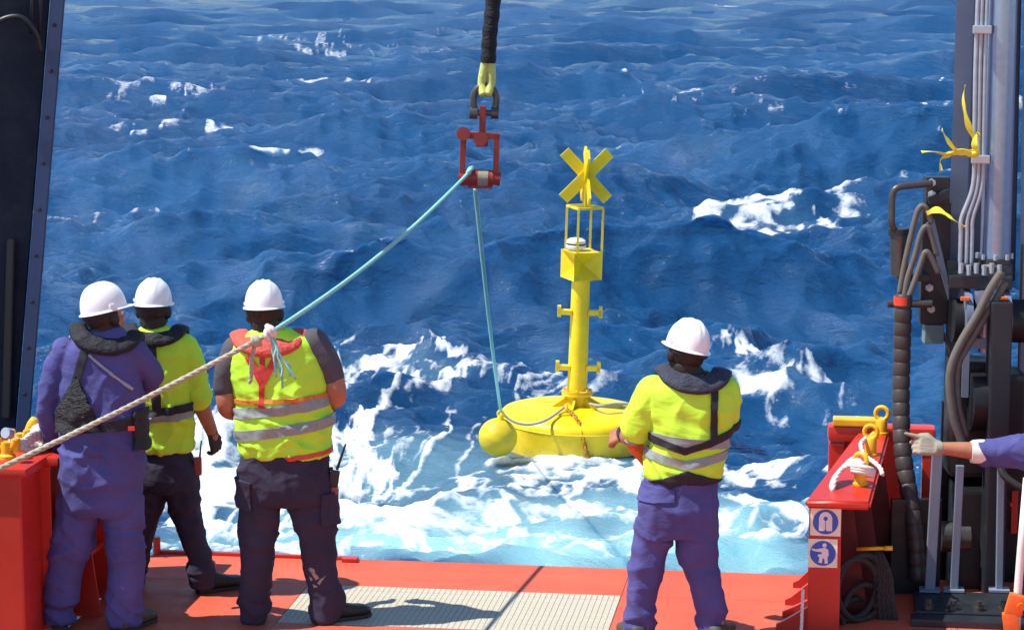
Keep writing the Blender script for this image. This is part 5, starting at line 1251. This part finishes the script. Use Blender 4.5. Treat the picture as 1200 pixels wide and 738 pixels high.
# ---- man in the middle: grey tee under a yellow vest with red collar, navy trousers
def man_vest():
    D0 = G(343, 728).dot(FH)
    vest = [(385, 300, 336, .055, -.02), (391, 286, 352, .085, -.01), (399, 272, 370, .11, 0), (412, 267, 377, .125, 0), (430, 268, 380, .135, 0), (452, 272, 382, .145, 0), (475, 278, 384, .15, .01), (500, 280, 386, .157, .01), (518, 281, 387, .157, .01), (531, 283, 386, .152, .01)]
    hips = [(518, 289, 378, .115, .01), (530, 283, 384, .135, 0), (540, 280, 387, .14, 0), (560, 279, 391, .145, -.01), (578, 280, 392, .14, -.01), (588, 284, 390, .12, -.01)]
    legl = [(572, 280, 335, .095, 0), (596, 281, 331, .10, 0), (620, 282, 325, .09, 0), (660, 282, 320, .08, 0), (690, 283, 317, .075, 0), (708, 281, 316, .078, 0), (727, 284, 313, .072, 0)]
    legr = [(572, 331, 393, .095, 0), (596, 339, 393, .10, 0), (620, 347, 392, .09, 0), (660, 355, 394, .08, 0), (690, 362, 398, .078, 0), (706, 364, 402, .082, 0), (725, 365, 397, .075, 0)]
    al = [(277, 410, 0, .075), (265, 436, -.01, .062), (264, 456, .0, .058)]; ar = [(368, 402, 0, .078), (383, 423, -.01, .066), (390, 442, 0, .060)]
    sp = dict(D=D0, foot=(343, 728), label='person in navy trousers and yellow vest with a red life jacket collar', lofts=[vest, hips, legl, legr], limbs=[al, ar],
              bare=[[(264, 452, 0, .052), (266, 474, .0, .054), (272, 482, .12, .046), (300, 488, .26, .032)], [(390, 438, 0, .054), (394, 462, .0, .056), (388, 470, .12, .047), (362, 478, .26, .032)]],
              head=(310, 369, 0.0), head_rot=(0.12, -0.10, -0.03), neck=(314, 394, -.01), hands=[((300, 488, .26), RT + FH * 0.3, UPZ - FH, 1, 0.8), ((362, 478, .26), -RT + FH * 0.3, UPZ - FH, -1, 0.8)],
              feet=[((299, 729), -0.15), ((380, 729), 1.05)], boot='boot', hat_pitch=0.05, hats=0.88)
    ob = build_person(sp)
    garment('tee_shirt', ob, D0, [[(a, b + 7, c - 7, d * .86, e) for a, b, c, d, e in vest[:-1]]], [al, ar], 'grey_tee', folds=shirt_folds(3, 1.05, 0.4))
    o, w = garment('vest', ob, D0, [vest], (), 'hivis', voxel=0.009, smooth=4, folds=shirt_folds(7, 1.02, 1.15))
    strap_part('reflective_band', w, band((282, 481), (382, 467), 12, D0), 'reflective', ob)
    strap_part('reflective_band', w, band((283, 506), (384, 491), 12, D0), 'reflective', ob)
    strap_part('belt', w, band((280, 467), (382, 460), 5, D0), 'strap_orange', ob, 0.005)
    strap_part('harness_strap', w, strap((311, 395), (310, 470), 6, D0) + backside(D0) + ends((311, 395), (310, 471), D0), 'strap_red', ob, 0.006)
    strap_part('harness_strap', w, strap((294, 413), (311, 443), 8, D0) + backside(D0) + ends((294, 413), (311, 443), D0), 'strap_red', ob, 0.006)
    strap_part('harness_strap', w, strap((328, 411), (311, 443), 8, D0) + backside(D0) + ends((328, 411), (311, 443), D0), 'strap_red', ob, 0.006)
    strap_part('shirt_tail', w, band((335, 531), (380, 526), 5, D0) + [vplane((338, 480), (338, 560), D0, (360, 520))], 'jacket_red', ob, 0.001)
    horseshoe(316, 392, D0, 0.175, 0.06, 0.105, 0.05, 'jacket_red', ob, 2)
    o2, w2 = garment('trousers', ob, D0, [hips, legl, legr], (), 'navy_cotton', folds=trouser_folds(11, 1.0), grow=0.96)
    strap_part('cargo_pocket', w2, band((284, 575), (296, 577), 34, D0) + [vplane((297, 560), (298, 600), D0, (285, 580))], 'navy_cotton', ob, 0.006, 0.010)
    strap_part('cargo_pocket', w2, band((380, 592), (392, 592), 36, D0) + [vplane((378, 560), (378, 600), D0, (390, 580))], 'navy_cotton', ob, 0.006, 0.010)
    for (sx, sy, sw, sh, sl) in ((368, 664, 5, 6, 1), (372, 671, 6, 7, 2), (376, 677, 4, 6, -2), (371, 682, 5, 3, 1), (366, 674, 3, 4, 1)):
        bm = cut(w2, [vplane((sx, sy - sh / 2), (sx + 3, sy - sh / 2 + sl), D0, (sx, sy)), vplane((sx, sy + sh / 2), (sx + 3, sy + sh / 2 - sl), D0, (sx, sy)), vplane((sx - sw / 2, sy), (sx - sw / 2 + sl, sy + 3), D0, (sx, sy)), vplane((sx + sw / 2, sy), (sx + sw / 2 + sl, sy + 3), D0, (sx, sy))] + backside(D0), 0.001, 0.001)
        if bm.faces: part('paint_stain', bm, 'glove_tan', ob, True)
    R = empty('handheld_radio', P(391, 580, D0 - .02), 'black handheld radio with antenna on the hip of the person with the red collar', 'radio')
    bm = NB(); add_box(bm, P(391, 565, D0 - .03), (0.05, 0.035, 0.13), Matrix.Rotation(YAW, 3, 'Z') @ Matrix.Rotation(0.15, 3, 'Y'), 0.008); part('case', bm, 'radio', R)
    bm = NB(); add_box(bm, P(392, 575, D0 - .055), (0.035, 0.012, 0.04), Matrix.Rotation(YAW, 3, 'Z'), 0.004); part('label_plate', bm, 'radio_red', R)
    bm = NB(); add_cyl(bm, P(395, 550, D0 - .03), P(405, 520, D0 - .03), 0.008, 0.005, 10); part('antenna', bm, 'radio', R, True, sharp=40)
    bm = NB(); add_cyl(bm, P(388, 551, D0 - .03), P(388.5, 547, D0 - .03), 0.009, seg=10); part('knob', bm, 'radio', R, True, sharp=40)
man_vest()

# ---- man on the right: hi-vis tee, purple trousers, navy collar
def man_right():
    D0 = G(792, 752).dot(FH)
    tee = [(436, 794, 826, .050, .0), (441, 775, 845, .085, 0), (449, 758, 857, .112, 0), (460, 753, 861, .13, 0), (480, 758, 861, .14, 0), (500, 763, 856, .145, 0), (516, 763, 849, .15, .01), (532, 758, 847, .155, .01), (548, 755, 845, .155, .01), (559, 756, 843, .15, .01)]
    hips = [(546, 764, 836, .115, .01), (558, 757, 841, .135, 0), (572, 752, 842, .145, 0), (592, 748, 842, .15, -.01), (612, 748, 841, .145, -.01), (626, 752, 840, .12, -.01)]
    legl = [(606, 745, 795, .10, 0), (630, 740, 788, .10, 0), (655, 737, 781, .09, 0), (685, 734, 774, .082, 0), (712, 733, 767, .078, 0), (752, 733, 764, .075, 0)]
    legr = [(606, 786, 841, .10, 0), (630, 792, 839, .10, 0), (655, 798, 840, .09, 0), (685, 807, 846, .082, 0), (712, 815, 850, .078, 0), (754, 822, 853, .075, 0)]
    al = [(766, 458, 0, .080), (754, 480, .0, .078), (748, 500, .02, .076)]; ar = [(850, 458, .02, .075), (850, 482, .06, .07), (846, 500, .12, .066)]
    sp = dict(D=D0, foot=(792, 752), label='person in purple trousers and yellow shirt with navy collar holding an orange cloth', lofts=[tee, hips, legl, legr], limbs=[al, ar],
              bare=[[(750, 495, .02, .050), (744, 510, .05, .050), (737, 512, .14, .044), (731, 508, .22, .036)], [(846, 498, .12, .05), (842, 512, .18, .048), (825, 516, .28, .040), (805, 515, .33, .032)]],
              head=(803, 417, 0.0), head_rot=(0.35, 0.06, 0.20), neck=(806, 438, -.01), hands=[((731, 508, .20), -RT * 0.5 - UPZ * 0.25 + FH * 0.4, -RT * 0.6 + UPZ * 0.5 - FH * 0.4, 1, 1.1), ((805, 515, .33), -RT + FH * 0.3, UPZ - FH, -1, 0.8)],
              feet=[((748, 757), -0.25), ((838, 757), 0.35)], boot='boot_brown', hat_pitch=0.0, hats=0.94)
    ob = build_person(sp)
    o, w = garment('shirt', ob, D0, [tee], [al, ar], 'hivis_shirt', voxel=0.009, smooth=4, folds=shirt_folds(17, 1.0, 1.0))
    strap_part('reflective_band', w, band((757, 527), (800, 538), 10, D0) + [vplane((800, 500), (800, 560), D0, (760, 530)), vplane((730, 511), (850, 511), D0, (790, 540))], 'reflective', ob)
    strap_part('reflective_band', w, band((800, 538), (846, 530), 10, D0) + [vplane((800, 500), (800, 560), D0, (840, 530))], 'reflective', ob)
    strap_part('reflective_band', w, band((762, 508), (850, 516), 11, D0) + [vplane((763, 490), (760, 530), D0, (800, 510))], 'reflective', ob, 0.002)
    strap_part('belt', w, band((762, 509), (800, 521), 9, D0) + [vplane((800, 480), (800, 560), D0, (780, 520)), vplane((762, 490), (760, 530), D0, (800, 510))], 'strap_black', ob, 0.007)
    strap_part('belt', w, band((800, 521), (848, 506), 9, D0) + [vplane((800, 480), (800, 560), D0, (840, 520))], 'strap_black', ob, 0.007)
    strap_part('harness_strap', w, strap((835, 446), (833, 510), 8, D0) + backside(D0) + ends((835, 446), (833, 509), D0), 'strap_black', ob, 0.008)
    bm = cut(w, [vplane((768, 556), (800, 545), D0, (800, 560)), vplane((838, 556), (806, 545), D0, (800, 560))] + backside(D0), 0.003, 0.004); part('undershirt', bm, 'strap_black', ob, True) if bm.faces else None
    horseshoe(813, 434, D0, 0.158, 0.06, 0.108, 0.042, 'jacket_navy', ob, 5, tilt=-0.06)
    o2, w2 = garment('trousers', ob, D0, [hips, legl, legr], (), 'purple_cotton', folds=trouser_folds(23, 1.05), grow=0.95)
    bm = cut(w2, [vplane((750, 563), (795, 567), D0, (770, 580)), vplane((749, 584), (792, 581), D0, (770, 570)), vplane((789, 560), (789, 590), D0, (770, 575))] + backside(D0), 0.004, 0.006); part('pocket_flap', bm, 'purple_cotton', ob, True)
    bm = NB(); q = [P(742, 512, D0 + .20), P(745, 522, D0 + .18), P(750, 532, D0 + .17), P(754, 546, D0 + .16)]
    pts = smooth_path(q, 6); add_tube(bm, pts, [0.022, 0.027, 0.034, 0.040, 0.043, 0.044, 0.044, 0.043, 0.042, 0.040, 0.037, 0.034, 0.030, 0.026, 0.022, 0.018, 0.014, 0.009, 0.004][:len(pts)], 14)
    for v in bm.verts: v.co += v.co.normalized() * 0.006 * math.sin(v.co.z * 140 + v.co.x * 90)
    tag(part('cloth', bm, 'orange', None, True), 'orange cloth hanging from the fist of the person in purple trousers', 'cloth')
    bm = NB(); g = P(731, 509, D0 + .2); add_torus(bm, g, (-0.5, 0.4, -0.3), 0.037, 0.011, 18, 8); part('glove_cuff', bm, 'glove_dark', ob, True)
man_right()

# ---- man far left in a purple coverall
def man_coverall():
    D0 = G(110, 737).dot(FH)
    to = [(382, 112, 142, .055, -.02), (390, 98, 150, .085, -.01), (400, 82, 158, .11, 0), (413, 70, 164, .125, 0), (440, 66, 166, .135, 0), (470, 67, 167, .145, 0), (500, 70, 169, .15, 0), (525, 70, 170, .155, 0), (548, 67, 169, .16, 0), (566, 67, 168, .15, 0), (590, 68, 167, .14, -.01), (603, 74, 163, .11, -.01)]
    legl = [(582, 66, 121, .10, 0), (606, 63, 118, .10, 0), (632, 60, 109, .092, 0), (660, 57, 100, .085, 0), (688, 54, 92, .08, 0), (708, 53, 87, .078, 0), (729, 52, 84, .074, 0)]
    legr = [(582, 113, 169, .10, 0), (606, 119, 169, .10, 0), (632, 125, 169, .09, 0), (660, 127, 168, .085, 0), (688, 127, 166, .08, 0), (708, 126, 165, .078, 0), (731, 127, 162, .074, 0)]
    al = [(76, 412, 0, .078), (64, 440, -.01, .070), (59, 475, .0, .066), (62, 500, .08, .056), (72, 520, .2, .046)]
    ar = [(152, 410, 0, .080), (166, 424, .05, .072), (176, 438, .10, .066), (166, 450, .2, .058), (140, 452, .28, .046)]
    sp = dict(D=D0, foot=(110, 737), label='person in a purple coverall with black collar and black back pouch at left', lofts=[to, legl, legr], limbs=[al, ar],
              bare=[[(72, 520, .2, .034), (76, 524, .23, .032)], [(140, 452, .28, .034), (132, 452, .30, .032)]],
              head=(124, 373, 0.0), head_rot=(-0.75, 0.10, -0.16), neck=(126, 391, -.01), hands=[((76, 524, .23), FH + RT * 0.4 - UPZ * 0.4, UPZ, 1, 0.7), ((132, 452, .30), -RT + FH * 0.2, FH, -1, 0.7)],
              feet=[((70, 738), -0.2), ((146, 740), 0.45)], boot='boot_brown', hat_pitch=0.02, hats=0.91)
    ob = build_person(sp)
    o, w = garment('coverall', ob, D0, [to, legl, legr], [al, ar], 'purple_cotton', folds=lambda x, y, z: np.where(z > 0.95, shirt_folds(31, 0.92, 1.25)(x, y, z), trouser_folds(37, 1.1)(x, y, z)), grow=0.95)
    # harness: left shoulder strap, belt, pouch
    strap_part('harness_strap', w, strap((107, 396), (93, 448), 9, D0) + backside(D0) + ends((107, 396), (92, 450), D0), 'strap_black', ob, 0.006)
    strap_part('harness_strap', w, strap((105, 408), (158, 452), 3, D0) + backside(D0) + ends((112, 408), (158, 452), D0), 'cord_grey', ob, 0.004)
    strap_part('belt', w, band((72, 496), (166, 490), 13, D0) + [vplane((100, 470), (100, 520), D0, (140, 490))], 'strap_black', ob, 0.005)
    bm = cut(w, [vplane((96, 436), (73, 480), D0, (95, 480)), vplane((96, 436), (118, 482), D0, (95, 480)), vplane((70, 503), (120, 498), D0, (95, 480)), vplane((74, 470), (74, 510), D0, (95, 480))] + backside(D0), 0.012, 0.02)
    part('back_pouch', bm, 'mesh_black', ob, True, sharp=50)
    bm = NB(); add_box(bm, P(154, 502, D0 - .165), (0.034, 0.008, 0.022), Matrix.Rotation(YAW, 3, 'Z'), 0.002); part('red_tag', bm, 'tag_red', ob)
    bm = cut(w, [vplane((158, 480), (160, 540), D0, (168, 510)), vplane((150, 478), (175, 478), D0, (165, 500)), vplane((150, 524), (175, 520), D0, (165, 500))] + backside(D0), 0.010, 0.02)
    part('side_pouch', bm, 'strap_black', ob, True) if bm.faces else None
    horseshoe(124, 388, D0, 0.162, 0.07, 0.095, 0.05, 'jacket_black', ob, 9, tilt=-0.16)
man_coverall()

# ---- man behind him in a yellow shirt
def man_behind():
    D0 = G(240, 694).dot(FH)
    tee = [(381, 170, 196, .052, -.02), (389, 156, 211, .085, -.01), (398, 149, 222, .108, 0), (412, 147, 226, .12, 0), (440, 150, 225, .13, 0), (470, 152, 223, .135, 0), (500, 155, 223, .145, .01), (525, 155, 226, .15, .01)]
    hips = [(517, 170, 213, .08, .01), (530, 163, 220, .112, 0), (545, 158, 228, .135, 0), (558, 158, 230, .138, -.01), (572, 160, 230, .125, -.01)]
    legr = [(556, 188, 231, .092, 0), (585, 196, 232, .095, 0), (612, 207, 237, .086, 0), (640, 216, 244, .08, 0), (660, 222, 249, .075, 0), (686, 226, 252, .072, 0)]
    legl = [(556, 158, 200, .092, 0), (585, 157, 192, .095, .02), (612, 156, 184, .086, .04), (640, 152, 176, .08, .05), (660, 149, 172, .075, .06), (684, 147, 170, .072, .06)]
    ar = [(216, 406, 0, .075), (227, 432, .0, .066), (233, 464, .02, .064)]; al = [(154, 406, 0, .072), (146, 432, .04, .064), (144, 462, .08, .058)]
    sp = dict(D=D0, foot=(200, 694), label='person in yellow shirt and navy trousers standing behind the purple coverall', lofts=[tee, hips, legl, legr], limbs=[al, ar],
              bare=[[(233, 458, .02, .048), (238, 480, .03, .044), (246, 500, .06, .036), (250, 511, .08, .030)], [(144, 458, .08, .046), (146, 475, .14, .042), (160, 485, .25, .032)]],
              head=(180, 365, 0.0), head_rot=(-0.12, -0.06, 0.0), neck=(182, 388, -.01), hands=[((160, 485, .25), RT + FH * 0.2, FH * -1 + UPZ, 1, 0.7)],
              feet=[((236, 694), 1.05), ((158, 690), -0.2)], boot='boot', hat_pitch=0.02, hats=0.88, boot_s=1.05)
    ob = build_person(sp)
    o, w = garment('shirt', ob, D0, [tee], [al, ar], 'hivis_shirt', voxel=0.009, smooth=4, folds=shirt_folds(43, 1.0, 1.1))
    strap_part('reflective_band', w, band((150, 486), (226, 480), 12, D0) + [vplane((226, 470), (227, 500), D0, (190, 485))], 'reflective', ob)
    strap_part('belt', w, band((150, 482), (226, 473), 9, D0) + [vplane((226, 465), (227, 500), D0, (190, 485))], 'strap_black', ob, 0.008)
    strap_part('harness_strap', w, strap((181, 388), (189, 476), 9, D0) + backside(D0) + ends((181, 388), (189, 476), D0), 'strap_black', ob, 0.008)
    strap_part('reflective_patch', w, band((165, 393), (206, 393), 6, D0) + [vplane((166, 380), (166, 400), D0, (190, 390)), vplane((206, 380), (206, 400), D0, (190, 390))] + backside(D0), 'reflective', ob, 0.003)
    horseshoe(182, 386, D0, 0.150, 0.045, 0.085, 0.045, 'jacket_black', ob, 12)
    garment('trousers', ob, D0, [hips, legl, legr], (), 'navy_cotton', folds=trouser_folds(53, 1.0, zhip=0.85), grow=0.97)
    bm = NB(); wr = P(249, 508, D0 + .075); add_tube(bm, [wr - (P(254, 522, D0 + .1) - wr).normalized() * 0.03, wr], [0.034, 0.033], 12); add_hand(bm, wr, P(254, 524, D0 + .10) - wr, RT - FH * 0.6, -1, 1.0, 0.75)
    me = fuse(bm, 0.0055, 2); g = mesh_obj('work_glove', me, 'glove_dark', ob, world_loc(ob))
    R = empty('handheld_radio', P(232, 556, D0), 'small dark radio clipped to the hip of the person standing behind the purple coverall', 'radio')
    bm = NB(); add_box(bm, P(232, 546, D0 - .02), (0.04, 0.035, 0.10), Matrix.Rotation(YAW, 3, 'Z'), 0.008); part('case', bm, 'radio_red', R)
    bm = NB(); add_cyl(bm, P(234, 536, D0 - .02), P(236, 516, D0 - .02), 0.006, 0.004, 8); part('antenna', bm, 'radio', R, True, sharp=40)
man_behind()

# ---- man at the right edge: only his pointing arm shows
def man_pointing():
    D0 = 12.15
    to = [(488, 1232, 1266, .055, .0), (500, 1222, 1282, .09, 0), (515, 1216, 1300, .12, 0), (540, 1222, 1316, .13, 0), (575, 1240, 1330, .14, 0), (605, 1252, 1338, .145, 0)]
    hips = [(592, 1254, 1336, .14, 0), (612, 1252, 1342, .15, 0), (630, 1254, 1342, .14, 0)]
    legl = [(622, 1252, 1300, .10, 0), (650, 1246, 1290, .10, .03), (675, 1242, 1282, .09, .05), (700, 1246, 1282, .08, .02), (738, 1250, 1282, .075, 0)]
    legr = [(622, 1294, 1344, .10, 0), (650, 1300, 1346, .10, .03), (675, 1304, 1346, .09, .05), (700, 1306, 1344, .08, .02), (738, 1308, 1342, .075, 0)]
    al = [(1236, 520, 0, .078), (1205, 530, -.02, .072), (1178, 531, -.03, .064), (1158, 530, -.02, .058)]
    ar = [(1290, 522, 0, .078), (1310, 560, .05, .066), (1300, 595, .15, .056)]
    sp = dict(D=D0, foot=(1296, 735), label='person at the right edge pointing left with a tan glove', lofts=[to, hips, legl, legr], limbs=[al, ar],
              bare=[[(1160, 530, -.02, .047), (1140, 528, -.02, .046), (1118, 526, -.02, .038), (1101, 525, -.02, .032)], [(1300, 595, .15, .045), (1285, 605, .25, .032)]],
              head=(1250, 468, 0.0), head_rot=(0.7, -0.25, 0.0), neck=(1250, 494, 0), hands=[((1285, 605, .25), -RT + FH * 0.2, UPZ, -1, 0.7)],
              feet=[((1266, 738), -0.2), ((1325, 738), 0.2)], boot='boot_brown')
    ob = build_person(sp)
    garment('coverall', ob, D0, [to, hips, legl, legr], [al, ar], 'purple_cotton', folds=lambda x, y, z: np.where(z > 0.75, shirt_folds(61, 0.92, 1.3)(x, y, z), trouser_folds(67, 1.1)(x, y, z)))
    bm = NB(); add_tube(bm, [P(1160, 529, D0 - .02), P(1150, 529, D0 - .02), P(1141, 529, D0 - .02), P(1137.5, 529, D0 - .02)], [0.061, 0.062, 0.060, 0.056], 22)
    for v in bm.verts: v.co += UPZ * 0.002 * math.sin(v.co.x * 300)
    part('rolled_cuff', bm, 'cuff_white', ob, True, sharp=50)
    bm = NB(); wr = P(1100, 525, D0 - .02); add_tube(bm, [wr + RT * 0.02, wr, wr - RT * 0.02], [0.035, 0.035, 0.036], 14)
    add_hand(bm, wr, -RT + UPZ * 0.20, UPZ * 0.45 - FH * 1.0, 1, 1.12, 1.0, pose=[-0.12, 0.95, 1.15, 1.25, 0.5])
    me = fuse(bm, 0.0055, 2); mesh_obj('work_glove', me, 'glove_tan', ob, world_loc(ob))
man_pointing()
